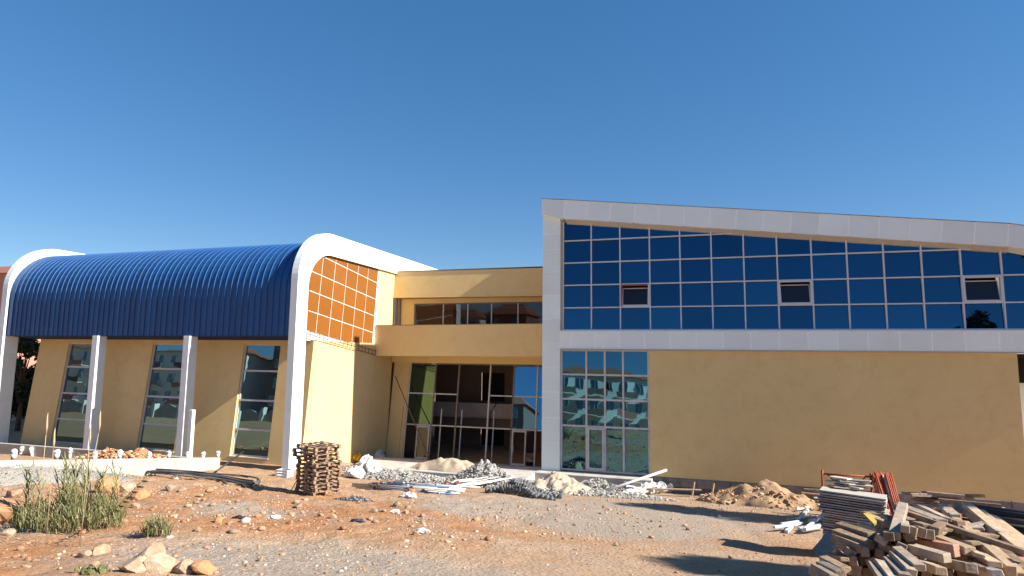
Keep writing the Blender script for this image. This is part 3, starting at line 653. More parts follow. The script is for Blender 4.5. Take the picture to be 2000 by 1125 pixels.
def stones(name, pts, sizes, cols_, label, cat=None, flat=.6, seed=1, parent=None):
    r = np.random.default_rng(seed); t_ = (1+5**.5)/2
    iv = np.array([(-1, t_, 0), (1, t_, 0), (-1, -t_, 0), (1, -t_, 0), (0, -1, t_), (0, 1, t_), (0, -1, -t_), (0, 1, -t_), (t_, 0, -1), (t_, 0, 1), (-t_, 0, -1), (-t_, 0, 1)])/1.9
    fc = np.array([(0, 11, 5), (0, 5, 1), (0, 1, 7), (0, 7, 10), (0, 10, 11), (1, 5, 9), (5, 11, 4), (11, 10, 2), (10, 7, 6), (7, 1, 8), (3, 9, 4), (3, 4, 2), (3, 2, 6), (3, 6, 8), (3, 8, 9), (4, 9, 5), (2, 4, 11), (6, 2, 10), (8, 6, 7), (9, 8, 1)])
    n_ = len(pts); V = iv[None]*(1+.35*(r.random((n_, 12, 1))-.5)); ax = r.uniform(.6, 1.3, (n_, 1, 3)); ax[:, :, 2] *= flat; V = V*ax
    a = r.uniform(0, 6.28, n_); ca_, sa_ = np.cos(a)[:, None], np.sin(a)[:, None]; x, y = V[:, :, 0].copy(), V[:, :, 1].copy(); V[:, :, 0] = x*ca_-y*sa_; V[:, :, 1] = x*sa_+y*ca_
    V = V*np.asarray(sizes)[:, None, None]+np.asarray(pts)[:, None, :]; F = (fc[None]+12*np.arange(n_)[:, None, None]).reshape(-1, 3)
    me = npmesh(name, V.reshape(-1, 3), F, m_stonecol); c_ = me.color_attributes.new('tone', 'FLOAT_COLOR', 'POINT'); cc = np.ones((n_, 12, 4), np.float32); cc[:, :, :3] = np.asarray(cols_)[:, None, :]; c_.data.foreach_set('color', cc.ravel())
    o = link(name, me, parent); return tag(o, label, cat, kind='stuff')
m_stonecol = bpy.data.materials.new('mixed_stone'); m_stonecol.use_nodes = True; b = m_stonecol.node_tree.nodes['Principled BSDF']; b.inputs['Roughness'].default_value = .95; b.inputs['Specular IOR Level'].default_value = .1
q = m_stonecol.node_tree.nodes.new('ShaderNodeVertexColor'); q.layer_name = 'tone'; m_stonecol.node_tree.links.new(q.outputs[0], b.inputs['Base Color'])
def palette(n_, *cs): 
    cs = np.array(cs); return cs[rng.integers(0, len(cs), n_)]*rng.uniform(.75, 1.2, (n_, 1))
N = 18000
X_ = rng.uniform(-26, 9, N*2); Y_ = 7+rng.random(N*2)**.8*22; dens = .02+.9*(sstep(1, -7, X_)*sstep(27, 20, Y_))*np.clip(.55+fbm(X_*.5, Y_*.5, 3)*1.6, 0.05, 1)
kp = rng.random(N*2) < dens; X_, Y_ = X_[kp][:N], Y_[kp][:N]; sz = .0135*np.exp(rng.normal(0, .6, len(X_)))+.007
stones('pebbles', np.stack([X_, Y_, gz(X_, Y_)+sz*.3], 1), sz, palette(len(X_), (.42, .31, .22), (.50, .40, .31), (.36, .20, .11), (.42, .25, .15), (.30, .155, .08), (.48, .42, .35)), 'small loose pebbles strewn over the reddish building site soil', 'pebbles')

# ------------------------------------------------------------------ heaps
def heap(name, cx_, cy_, rx, ry, h, m, label, cat, rough=.12, seed=0, rz=0, sharp=1.3, n_=70, base=None, lump=2.2):
    u = np.linspace(-1.25, 1.25, n_); U, V = np.meshgrid(u, u); xr, yr = U*rx, V*ry; c_, s_ = math.cos(rz), math.sin(rz); X = cx_+xr*c_-yr*s_; Y = cy_+xr*s_+yr*c_
    nn = fbm(X*lump+seed*7, Y*lump, 4); rr = np.sqrt(U**2+V**2)*(1+.35*fbm(X*1.1+seed, Y*1.1+3, 2)); prof = np.clip(1-rr, -.25, 1); prof = np.where(prof > 0, prof**(1/sharp), prof)
    Z = (gz(X, Y) if base is None else base)+h*prof*(1+rough*2*nn)+nn*rough*.35*h*np.clip(prof*6+.6, 0, 1)-.03-.06*(prof < 0)
    k = np.arange((n_-1)**2); a = (k//(n_-1))*n_+k % (n_-1)
    me = npmesh(name, np.stack([X.ravel(), Y.ravel(), Z.ravel()], 1), np.stack([a, a+1, a+n_+1, a+n_], 1), m, True); o = link(name, me); return tag(o, label, cat)
p = PY(868, 925, 33.0); heap('sand_heap', -13.6, 32.3, 2.3, .8, .75, m_sandpale, 'pale sand heap on the concrete in front of the glazed entrance', 'sand heap', .14, 2, base=-.12, lump=2.6)
heap('sand_heap', -7.0, 30.8, 2.0, 1.5, .85, m_sandpale, 'low cream sand heap behind the dark coiled conduit', 'sand heap', .28, 5, lump=3)
heap('rubble_heap', -11.0, 30.8, 1.9, 1.2, 1.25, m_rubble, 'pale grey rubble heap between the white strips and cream sand', 'rubble heap', .2, 8, lump=4)
heap('rubble_heap', -5.2, 31.4, 1.5, .9, .75, m_rubble, 'grey rubble heap in front of the lower blue glazing', 'rubble heap', .2, 11, lump=4)
heap('rubble_heap', -9.6, 30.6, 8.2, 1.25, .42, m_rubble, 'long low ridge of pale rubble running along the entrance', 'rubble heap', .45, 17, lump=3, n_=110)
heap('rubble_heap', -15.6, 30.3, 3.2, 1.3, .5, m_rubble, 'low spread of white rubble and scraps behind the tube heap', 'rubble heap', .25, 15, lump=4)
heap('sand_heap', 2.6, 32.2, 3.1, 1.35, 1.15, m_sandbr, 'brown sand heap against the base of the yellow wall', 'sand heap', .13, 21)
heap('ash_heap', *G(692, 978)[:2], .75, .5, .12, m_ash, 'small dark ash heap on the soil right of the pallets', 'ash heap', .5, 31, lump=6)
heap('gravel_heap', -22.6, 15.8, 1.1, 4.0, .55, m_gravel, 'grey gravel banked against the low concrete wall', 'gravel heap', .08, 41)
heap('soil_heap', -26.4, 23.6, 2.2, 2.2, .95, m_soil, 'red stony soil heaped inside the low concrete walls', 'soil heap', .2, 51, lump=3)
heap('soil_heap', -29.8, 24.8, 2.4, 1.0, .75, m_soil, 'thin red soil strip behind the wall at far left', 'soil heap', .2, 55, lump=3)
def shards(name, spots, label, seed, cs, smin=.03, smax=.1, cat='rubble'):
    r = np.random.default_rng(seed); P_, S_ = [], []
    for (x, y, rx, ry, h, n_, base) in spots:
        a = r.uniform(0, 6.28, n_); d = np.sqrt(r.random(n_)); xx = x+np.cos(a)*d*rx; yy = y+np.sin(a)*d*ry; zz = (gz(xx, yy) if base is None else base)+h*np.clip(1-d, 0, 1)**.77+.02
        P_.append(np.stack([xx, yy, zz], 1)); S_.append(smin+(smax-smin)*r.random(n_)**3)
    P_ = np.concatenate(P_); S_ = np.concatenate(S_); return stones(name, P_, S_, palette(len(P_), *cs), label, cat, .55, seed)
shards('rubble_chips', [(-11.0, 30.8, 2.2, 1.4, 1.25, 900, None), (-5.2, 31.4, 1.9, 1.1, .75, 650, None), (-15.6, 30.3, 3.8, 1.6, .5, 1400, None), (-9.6, 30.5, 8.5, 1.5, .4, 2600, None)], 'broken white and grey rubble chips scattered before the entrance', 61, ((.38, .37, .35), (.32, .31, .295), (.24, .23, .215), (.46, .45, .43)))
shards('gravel_chips', [(-22.6, 15.8, 1.3, 4.6, .55, 1500, None), (-1, 28.5, 6, 4, 0, 700, None)], 'grey gravel chips on the bank and the drive', 62, ((.32, .30, .275), (.40, .375, .34), (.24, .225, .20)), .015, .045, 'gravel')
shards('soil_clods', [(-26.4, 23.6, 2.5, 2.4, .95, 700, None), (-29.8, 24.8, 2.6, 1.2, .75, 300, None), (2.6, 32.0, 3.3, 1.6, .95, 250, None)], 'red and tan clods on the heaped soil', 63, ((.40, .20, .10), (.5, .3, .18), (.55, .40, .28)), .04, .14, 'soil')
shards('cinders', [(*G(692, 978)[:2], .8, .5, .12, 260, None)], 'black cinders on the ash heap', 64, ((.03, .03, .03), (.10, .10, .10), (.2, .2, .2)), .02, .08, 'ash')

def bevelled_crate(p):
    mb = MB(); z = float(gz(p[0], p[1])); x, y = p[0], p[1]
    for a in ((x-.35, x+.35, y-.25, y-.22), (x-.35, x+.35, y+.22, y+.25), (x-.35, x-.32, y-.22, y+.22), (x+.32, x+.35, y-.22, y+.22)):
        for k in range(3): mb.box(*a, z+.02+k*.13, z+.11+k*.13)
    mb.box(x-.33, x+.33, y-.23, y+.23, z, z+.02); return mb.build('crate', m_alu)
# ------------------------------------------------------------------ low concrete planter wall and capped pipes
def planter_wall(name, pts, h, th, label):
    """wall following the falling ground: pts = list of (x,y); built as cast segments"""
    t_ = thing(name, label, 'wall', (*pts[0], float(gbase(*pts[0]))))
    for (a, b_) in zip(pts[:-1], pts[1:]):
        A, B = np.array(a), np.array(b_); d = (B-A)/np.linalg.norm(B-A); nr = np.array([-d[1], d[0]])*th/2; A = A+d*.01; B = B-d*.01
        za, zb = float(gbase(*A)), float(gbase(*B)); q = []
        for (p_, z) in ((A, za), (B, zb)): q.append([(*(p_-nr), z-.5), (*(p_+nr), z-.5), (*(p_+nr), z+h), (*(p_-nr), z+h)])
        prism('wall_section', q[0], q[1], m_wallconc, t_)
    return t_
planter_wall('low_wall', [(-23.4, 13), (-23.45, 16.4), (-23.5, 19.6), (-23.6, 22.6), (-23.6, 25.7)], .72, .26, 'low sunlit concrete wall running towards the hall at the left')
planter_wall('low_wall', [(-23.8, 25.55), (-29, 25.6), (-34, 25.6), (-40, 25.6), (-48, 25.6)], .62, .24, 'low shaded concrete wall parallel to the hall front')
def capped(px, py0, py1, X=None, m=m_brownpipe, lean=0, label=''):
    p = PXp(px, py1, X) if X else PY(px, py1, 25.4); t_ = PXp(px, py0, X) if X else PY(px, py0, 25.4); h = max(.25, t_[2]-p[2]+.15)
    z0 = float(gz(p[0], p[1])); o = thing('capped_pipe', label, 'pipe', (p[0], p[1], z0), 'capped pipes along the low walls'); zt = t_[2]
    tube('pipe', [(p[0], p[1], z0-.05), (p[0]+lean*.4, p[1], zt-.14)], .075, m, o, 10)
    r = np.random.default_rng(int(px)); bm = bmesh.new(); bmesh.ops.create_icosphere(bm, subdivisions=2, radius=.115)
    for v in bm.verts: v.co *= 1+.35*(r.random()-.5); v.co.z *= .95
    for v in bm.verts: v.co += Vector((p[0]+lean*.45, p[1], zt-.06))
    me = bpy.data.meshes.new('wrap'); bm.to_mesh(me); bm.free(); me.materials.append(m_sheetpl); w = link('plastic_wrap', me, o)
    v, f = tubegeo([(p[0]+lean*.4, p[1], zt-.3), (p[0]+lean*.42, p[1], zt-.12)], [.08, .10], 9); link('wrap_skirt', rawmesh('wrap_skirt', v, f, m_sheetpl, True), w)
for (px, a, b_, X, m_, ln, lb) in ((25, 880, 906, -24.0, m_brownpipe, .05, 'brown pipe with white plastic cap, leftmost along the low wall'), (40, 872, 880, None, m_pvc, .2, 'short white capped stub on the shaded wall at far left'),
    (64, 874, 882, None, m_pvc, -.3, 'tilted white cap on the shaded wall, second from left'), (110, 880, 900, -24.0, m_brownpipe, 0, 'brown pipe with ragged white wrap above the reed clump'),
    (137, 876, 884, None, m_pvc, 0, 'small white capped stub behind the ragged wrapped pipe'), (184, 884, 902, -24.0, m_brownpipe, 0, 'brown capped pipe in front of the first free column'),
    (233, 881, 900, -24.0, m_pvc, 0, 'thick white pipe with flat cap beside the red soil heap'), (286, 884, 900, -24.0, m_pvc, .3, 'leaning pipe loosely wrapped in white sheeting'),
    (329, 882, 899, -24.0, m_pvc, 0, 'white capped pipe left of the second free column'), (366, 884, 897, -24.0, m_pvc, 0, 'white capped pipe at the foot of the second free column'),
    (396, 884, 897, -24.0, m_pvc, 0, 'white capped pipe, second from the end of the low wall'), (425, 882, 896, -24.0, m_pvc, 0, 'white capped pipe at the end of the low wall')):
    capped(px, a, b_, X, m_, ln, lb)
# white board leaning at the second column; sunlit in the photograph
p, q = PY(372, 893, 27.3), PY(378, 801, 27.3)
tag(box('white_post', p[0]-.34, p[0]-.1, 27.32, 27.54, .1, q[2], m_white, None, .01), 'sunlit white boxed post in front of the second free column', 'post')
p = PY(556, 915, 26.6); tag(bevelled_crate(p), 'small grey plastic crate at the foot of the near white fin', 'crate')

# ------------------------------------------------------------------ black hoses on the left
def hose(pts, r, m, label, name='hose', group=None):
    P_ = []
    for i in range(len(pts)-1):
        a, b_ = np.array(pts[i]), np.array(pts[i+1]); p0 = np.array(pts[max(i-1, 0)]); p3 = np.array(pts[min(i+2, len(pts)-1)])
        for s in np.linspace(0, 1, 9)[:-1]: P_.append(.5*((2*a)+(-p0+b_)*s+(2*p0-5*a+4*b_-p3)*s*s+(-p0+3*a-3*b_+p3)*s**3))
    P_.append(np.array(pts[-1])); return tag(tube(name, P_, r, m, None, 7), label, 'hose', group)
for k in range(10):
    j = lambda s=.12: random.uniform(-s, s)
    pts = []
    for (px, py, dz) in ((288, 921, .1), (330, 926, .16), (380, 929, .14), (430, 934, .1), (470, 940, .07), (496, 944, .05)):
        p = G(px, py+1+k*.9); pts.append((p[0]+j(), p[1]+j(.06), p[2]+dz+.03*(k % 3)+abs(j(.06))))
    if k % 3 == 0:
        e = G(505, 938); pts += [(e[0], e[1], e[2]+.06)]; e = G(470, 931); pts += [(e[0], e[1], e[2]+.06)]; e = G(380, 925); pts += [(e[0], e[1], e[2]+.06)]
    hose(pts, .035, m_greyhose if k % 2 else m_black, 'black plastic hose in the long bundle before the hall', group='black hose bundle')
a, b_ = G(422, 925), G(476, 912); tag(tube('dark_pole', [(*a[:2], a[2]+.1), (*b_[:2], a[2]+.55)], .045, m_black), 'dark pole propped over the hose bundle, one end raised', 'pole')

# ------------------------------------------------------------------ pallets
def pallet_meshes():
    L_, W_ = 1.3, 1.1
    return dict(board=bevelled(rawmesh('board', boxv(-L_/2, L_/2, -.05, .05, 0, .022), BOXF, m_pallet), .003), stringer=bevelled(rawmesh('stringer', boxv(-.05, .05, -W_/2, W_/2, 0, .022), BOXF, m_pallet), .003), block=bevelled(rawmesh('block', boxv(-.07, .07, -.05, .05, 0, .078), BOXF, m_pallet), .004))
PM = pallet_meshes(); pp = G(612, 968)
yaw0 = R(-24); zc = float(gz(pp[0], pp[1]))+.01; dxs = [0, .02, .05, -.02, .0, .03, -.03, .04, -.05, -.1, -.14, .0, .0]; upsd = 13
px0, py0 = pp[0]-.22, pp[1]+.55
names = ['at the bottom of the stack, on the soil', 'second from the bottom of the stack', 'third from the bottom of the stack', 'fourth from the bottom of the stack', 'fifth from the bottom of the stack', 'sixth from the bottom of the stack', 'seventh from the bottom of the stack', 'eighth from the bottom, below the tilted ones', 'tenth from the bottom, shifted to the left', 'eleventh from the bottom, jutting furthest left', 'second from the top of the stack', 'lying on top of the stack']
for k in range(12):
    t_ = thing('pallet', 'brown wooden pallet '+names[k], 'pallet', (px0+dxs[k], py0+random.uniform(-.04, .04), zc), 'pallets stacked left of the tube heap', yaw0+random.uniform(-.07, .07)+(.12 if k in (9, 10) else 0))
    t_.rotation_euler[1] = random.uniform(-.015, .015)
    for y in (-.5, -.25, 0, .25, .5): o = link('board', PM['board'], t_, False); o.location = (0, y, .122)
    for y in (-.5, 0, .5): o = link('board', PM['board'], t_, False); o.location = (0, y, 0)
    for x in (-.58, 0, .58):
        o = link('stringer', PM['stringer'], t_, False); o.location = (x, 0, .1)
        for y in (-.5, 0, .5): o = link('block', PM['block'], t_, False); o.location = (x, y, .022)
    zc += .146
# two boards leaning on the stack's left side
for k, (ya, lb) in enumerate(((.15, 'dark board leaning on the left side of the pallet stack'), (-.25, 'narrow board leaning on the near left side of the pallets'))):
    a = (px0-1.05+.15*k, py0+ya-.2, float(gz(px0-1, py0+ya))); b_ = (px0-.62, py0+ya, zc-1.15); tag(beam('plank', a, b_, .12, .025, m_pallet, bev=.003), lb, 'plank')
# ------------------------------------------------------------------ scaffold tubes in a heap
for k in range(26):
    lvl = k//9; x0 = -14.4+random.uniform(-.5, .6); x1 = -10.3+random.uniform(-.7, .5); y = 24.0+random.uniform(0, 2.6)-lvl*.1; ya = random.uniform(-.7, .7)
    za, zb = float(gz(x0, y))+.06+.09*lvl, float(gz(x1, y+ya))+.06+.09*lvl
    blue = k % 3 == 1; mid = Vector(((x0+x1)/2, y+ya/2, (za+zb)/2))
    t_ = thing('scaffold_tube', 'blue painted scaffold tube in the heap right of the pallets' if blue else 'grey galvanised scaffold tube in the heap right of the pallets', 'tube', mid, 'blue tubes in the heap' if blue else 'grey tubes in the heap')
    tube('tube', [(x0, y, za), (x1, y+ya, zb)], .042, m_bluetube if blue else m_galv, t_, 8)
    for s in (random.uniform(.05, .3), random.uniform(.5, .95)):
        c_ = Vector((x0, y, za)).lerp(Vector((x1, y+ya, zb)), s); d = Vector((x1-x0, ya, zb-za)).normalized()*.05
        tube('coupler', [c_-d, c_+d], .07, m_rustdk if k % 2 else m_galv, t_, 6)
for k in range(14):      # fan of white plastic strips
    a = G(882+random.uniform(-6, 30), 952+random.uniform(-4, 3)); b_ = a+np.array([random.uniform(1.0, 1.9), random.uniform(1.2, 2.6), 0]); 
    tag(beam('white_strip', (a[0], a[1], a[2]+.05+.02*k), (b_[0], b_[1], float(gz(b_[0], b_[1]))+.45+.03*(k % 5)), .09, .03, m_pvc, roll=random.uniform(-.4, .4)), 'white plastic strip in the fan at the right end of the tubes', 'strip', 'white strips fanned beside the tubes')
# dark clamps
cl = MB()
for k in range(46):
    a = G(870+random.uniform(0, 26), 937+random.uniform(0, 22)); z = a[2]+random.uniform(.03, .28); d = Vector((random.uniform(-1, 1), random.uniform(-1, 1), random.uniform(-.5, .5))).normalized()*.07
    cl.add(tubegeo([Vector((a[0], a[1], z))-d, Vector((a[0], a[1], z))+d], .045, 6))
tag(cl.build('scaffold_clamps', m_rustdk), 'jumble of dark scaffold clamps at the right tube ends', 'clamps', kind='stuff')
# ------------------------------------------------------------------ crumpled sheets and sacks
def crumple(name, path, rx, rz, label, m, cat='sheeting', seed=0, n_=34, k_=18):
    path = [Vector([float(c) for c in p]) for p in path]; V = []; F = []
    L_ = len(path)-1
    for i in range(n_+1):
        s = i/n_*L_; a = min(int(s), L_-1); p_ = path[a].lerp(path[a+1], s-a); t_ = (path[a+1]-path[a]); t_.z = 0; t_.normalize(); sd_ = Vector((-t_.y, t_.x, 0)); tap = math.sin(math.pi*min(1, max(0, (i+.35)/(n_+.7))))**.35
        for j in range(k_):
            w = 2*math.pi*j/k_; e = 1+.75*float(vnoise(i*.55+seed*13, j*.9+seed))+.55*float(vnoise(i*1.3+seed*5, j*1.7+9))
            V.append(p_+sd_*(math.cos(w)*rx*tap*e)+Vector((0, 0, max(-.02, (math.sin(w)*.5+.45)*2*rz*tap*e)))+t_*(.05*math.sin(j*2.1+i)))
    for i in range(n_):
        for j in range(k_): F.append((i*k_+j, i*k_+(j+1) % k_, (i+1)*k_+(j+1) % k_, (i+1)*k_+j))
    F.append(tuple(range(k_))[::-1]); F.append(tuple(range(n_*k_, (n_+1)*k_)))
    return tag(link(name, rawmesh(name, V, F, m)), label, cat)
def gp(px, py, dz=0): p = G(px, py); return (p[0], p[1], p[2]+dz)
crumple('plastic_sheet', [gp(1215, 968), gp(1260, 964), gp(1300, 961), gp(1328, 959)], .38, .26, 'long crumpled white plastic sheet before the plinth', m_sheetpl, seed=3)
for i, (px, py, w, h, lb) in enumerate(((735, 905, .55, .33, 'white sack nearest the left hall wall, behind the pallets'), (722, 930, .6, .35, 'white crumpled sack left of the tube heap'), (712, 915, .42, .30, 'white crumpled bag lying upon the scrap heap'), (690, 933, .5, .25, 'white bag beside the pallet stack'), (790, 912, .5, .22, 'white bag at the left foot of the pale sand'))):
    p = gp(px, py); crumple('sack', [(p[0]-w, p[1], p[2]), (p[0], p[1]+.1, p[2]+.03), (p[0]+w, p[1]-.05, p[2])], .4, h, lb, m_sheetpl, 'sack', 20+i, 16, 14)
p = gp(692, 900); crumple('sack', [(p[0]-.4, p[1], p[2]), (p[0]+.5, p[1], p[2])], .3, .24, 'yellow cement sack by the left hall wall', m_yellow, 'sack', 30, 12, 12)
p = gp(828, 930); crumple('scrap', [(p[0]-.25, p[1], p[2]+.15), (p[0]+.25, p[1], p[2]+.15)], .18, .14, 'yellow scrap of packaging on the rubble', m_yellow, 'scrap', 33, 8, 10)
p = gp(797, 972); crumple('scrap', [(p[0]-.3, p[1], p[2]), (p[0]+.3, p[1], p[2])], .22, .1, 'crumpled pale plastic scrap in front of the tubes', m_sheetpl, 'scrap', 35, 10, 12)
for i, (px, py, m_, lb) in enumerate(((533, 1014, m_sheetpl, 'small white litter scrap on soil below the pallets'), (770, 1002, m_pvc, 'white plastic bottle scrap on the soil'), (466, 1015, m_black, 'flat dark rag lying among stones at left'), (697, 1022, m_black, 'dark scrap in the reddish hollow'), (823, 1042, m_sheetpl, 'tiny white wrapper in front of the red patch'))):
    p = gp(px, py); crumple('litter', [(p[0]-.16, p[1], p[2]), (p[0]+.16, p[1]+.05, p[2])], .1, .05, lb, m_, 'litter', 40+i, 8, 9)
# ------------------------------------------------------------------ dark corrugated conduit heap
cc = G(1018, 970); heap0 = thing('conduit_heap', 'dark grey heap of coiled corrugated conduit on the gravel', 'conduit', cc)
for k in range(16):
    tt = np.linspace(0, 1, 64); row = k % 6; lev = k//6; x0 = cc[0]-1.6+.25*lev+random.uniform(-.2, .2); x1 = cc[0]+1.35-.35*lev+random.uniform(-.3, .3)
    x = x0+(x1-x0)*tt; y = cc[1]+.1+row*.26+.14*np.sin(tt*5+k); prof = np.exp(-((x-cc[0]+.25)/.8)**2); z = gz(x, y)+.09+prof*(.12+.2*lev)*(.4+.6*math.sin(math.pi*(row+.7)/6.5))+.03*np.sin(tt*18+k)
    rr = .085*(1+.32*np.sign(np.sin(tt*2*math.pi*15+k)))
    v, f = tubegeo(np.stack([x, y, z], 1), list(rr), 7); link('conduit', rawmesh('conduit', v, f, m_greyhose), heap0)
# ------------------------------------------------------------------ long white pole and timber at the plinth
a, b_ = gp(1165, 967, .06), PY(1302, 918, 32.2); tag(tube('white_pole', [a, b_], .065, m_pvc, None, 10), 'long pale pole rising to the right across the plinth', 'pole')
for i, (px, py) in enumerate(((1352, 960), (1390, 957), (1240, 955))):
    p = PY(px, py+8, 33.5); tag(beam('stake', (p[0], p[1], -.75), (p[0]+.12, p[1]+.1, -.1), .09, .05, m_wood3), ['pale stake propped against the dark plinth right of the sheet', 'short stake at the left foot of the brown sand', 'stake behind the long pale pole'][i], 'stake')
tag(beam('plank', PY(1190, 952, 32.6), PY(1370, 957, 33.2), .16, .05, m_wood2), 'grey plank lying along the plinth behind the white sheet', 'plank')
tag(box('slab_offcut', -4.0, -3.1, 32.6, 32.68, -.7, -.15, m_plypale), 'pale board standing behind the long white pole', 'board')
for i, (a_, b2, lb) in enumerate((((1565, 962), (1650, 972), 'reddish plank lying behind the scaffold frame'), ((1570, 955), (1640, 960), 'brown plank end behind the scaffold frame'), ((1590, 972), (1640, 976), 'white board scrap beside the scaffold frame'))):
    tag(beam('plank', PY(*a_, 33.1-.2*i), PY(*b2, 33.3-.2*i), .14, .05, (m_woodred, m_wood, m_whitewood)[i]), lb, 'plank')
# ------------------------------------------------------------------ scaffold frame and leaning red tubes
sf = thing('scaffold', 'rust red scaffold frame standing behind the board stack', 'scaffold', PY(1607, 990, 29.5))
YF = 29.5
def sfp(px, py): return PY(px, py, YF)
zg = lambda x: float(gz(x, YF))
xl, xr = sfp(1607, 950)[0], sfp(1702, 950)[0]; zt = sfp(1607, 918)[2]
tube('post', [(xl, YF, zg(xl)-.05), (xl, YF, zt)], .05, m_rustred, sf); tube('post', [(xr, YF, zg(xr)-.05), (xr, YF, zt)], .05, m_rustred, sf)
tube('crossbar', [(xl, YF, zt-.16), (xr, YF, zt-.16)], .04, m_rustred, sf)
tube('brace', [(xl+.2, YF, zt-.17), (xl+.75, YF, zt-.75)], .03, m_rustdk, sf); tube('brace', [(xr-.2, YF, zt-.17), (xr-.75, YF, zt-.75)], .03, m_rustdk, sf)
tube('crossbar', [(xl, YF, zg(xl)+.5), (xr, YF, zg(xr)+.5)], .03, m_rustred, sf)
for k in range(15):
    f_ = k/14; a = PY(1702+f_*38, 921+f_*6+random.uniform(-3, 3), YF-.1+random.uniform(-.2, .2)); b_ = PY(1728+f_*42+random.uniform(-6, 6), 1000, YF-1.0+random.uniform(-.3, .1)); b_[2] = float(gz(b_[0], b_[1]))
    wh = k in (8, 9); tag(tube('leaning_tube', [b_, a], .04, m_galv if wh else m_rustred), ('pale galvanised tube among the leaning red tubes' if wh else 'rust red tube leaning against the scaffold frame'), 'tube', 'pale leaning tubes' if wh else 'red leaning tubes')
# ------------------------------------------------------------------ stack of formwork boards
DS = 15.0
bs = D(1672, 1050, DS); gzs = float(gz(bs[0], bs[1])); topz_ = D(1672, 962, DS)[2]; nb = 27; th = (topz_-gzs)/nb; ya = R(-14)
bme = bevelled(rawmesh('formwork_board', boxv(-.72, .72, -.5, .5, 0, th*.62), BOXF, m_ply), .004); bme2 = bevelled(rawmesh('formwork_board', boxv(-.72, .72, -.5, .5, 0, th*.62), BOXF, m_plypale), .004)
for k in range(nb):
    o = link('formwork_board', bme2 if k in (nb-1, nb-2) else bme); o.location = (bs[0]+random.uniform(-.03, .03)-(.06 if k > 18 else 0)+.0018*k, bs[1]+random.uniform(-.03, .03), gzs+k*th); o.rotation_euler = (R(-4.5), random.uniform(-.012, .012)+R(1.5), ya+random.uniform(-.05, .05)); o.scale = (random.uniform(.95, 1.05), 1, 1)
    lab = 'grey brown formwork board, '+['', 'second', 'third', 'fourth', 'fifth', 'sixth', 'seventh', 'eighth', 'ninth', 'tenth', 'eleventh', 'twelfth', 'thirteenth', 'fourteenth', 'fifteenth', 'sixteenth', 'seventeenth', 'eighteenth', 'nineteenth', 'twentieth', 'twenty-first', 'twenty-second', 'twenty-third', 'twenty-fourth', 'third-highest', '', ''][k]+' in the tall stack counted from below'
    if k == 24: lab = 'grey brown formwork board, third from top of the tall stack'
    if k == nb-1: lab = 'pale formwork board on top of the tall board stack'
    elif k == nb-2: lab = 'pale formwork board, second from top of the tall stack'
    elif k == 0: lab = 'lowest formwork board of the tall stack'
    tag(o, lab, 'board', 'boards of the tall formwork stack')
for k in range(7):
    o = link('board_offcut', bme2 if k == 6 else bme); o.location = (bs[0]-.02+.18*(k % 3)-.1, bs[1]+.55+.05*k, topz_-.03+k*.03); o.scale = (.45, .5, .8) if k < 6 else (.3, .5, .8); o.rotation_euler = (R(-6), random.uniform(-.06, .06), ya+random.uniform(-.5, .5))
    tag(o, 'dark offcut piled on top of the board stack' if k < 6 else 'small pale offcut crowning the board stack', 'offcut', 'offcuts on the board stack')
a = [D(1586, 1076, 12.6), D(1607, 1094, 12.2), D(1641, 1052, 12.9), D(1621, 1036, 13.3)]; nrm = Vector(np.cross(a[1]-a[0], a[3]-a[0])).normalized()*.03
tag(prism('leaning_board', [tuple(q) for q in a], [tuple(Vector(q)+nrm) for q in a], m_wood2), 'grey plywood board leaning on the board stack, left side', 'board')
# ------------------------------------------------------------------ white painted battens left of the stack
for i, (a_, b2, w) in enumerate((((1536, 1042), (1578, 1000), .11), ((1569, 1043), (1606, 1014), .1), ((1512, 1040), (1548, 1036), .09), ((1560, 1036), (1612, 1030), .1), ((1526, 1030), (1560, 1026), .08), ((1572, 1044), (1618, 1037), .1), ((1537, 1019), (1574, 1015), .08), ((1556, 1000), (1580, 997), .08), ((1580, 1026), (1618, 1018), .08), ((1550, 1030), (1566, 1026), .08))):
    p, q_ = G(*a_), G(*b2); e = .06+.05*(i % 3); tag(beam('white_batten', (p[0], p[1], p[2]+e), (q_[0], q_[1], q_[2]+e+.03), w, w*.8, m_whitewood, jit=.005, bev=.006), 'white painted batten thrown down left of the board stack' if i > 1 else ['long white batten lying diagonally on top of the others', 'shorter diagonal white batten nearest the board stack'][i], 'batten', 'white battens on the ground')
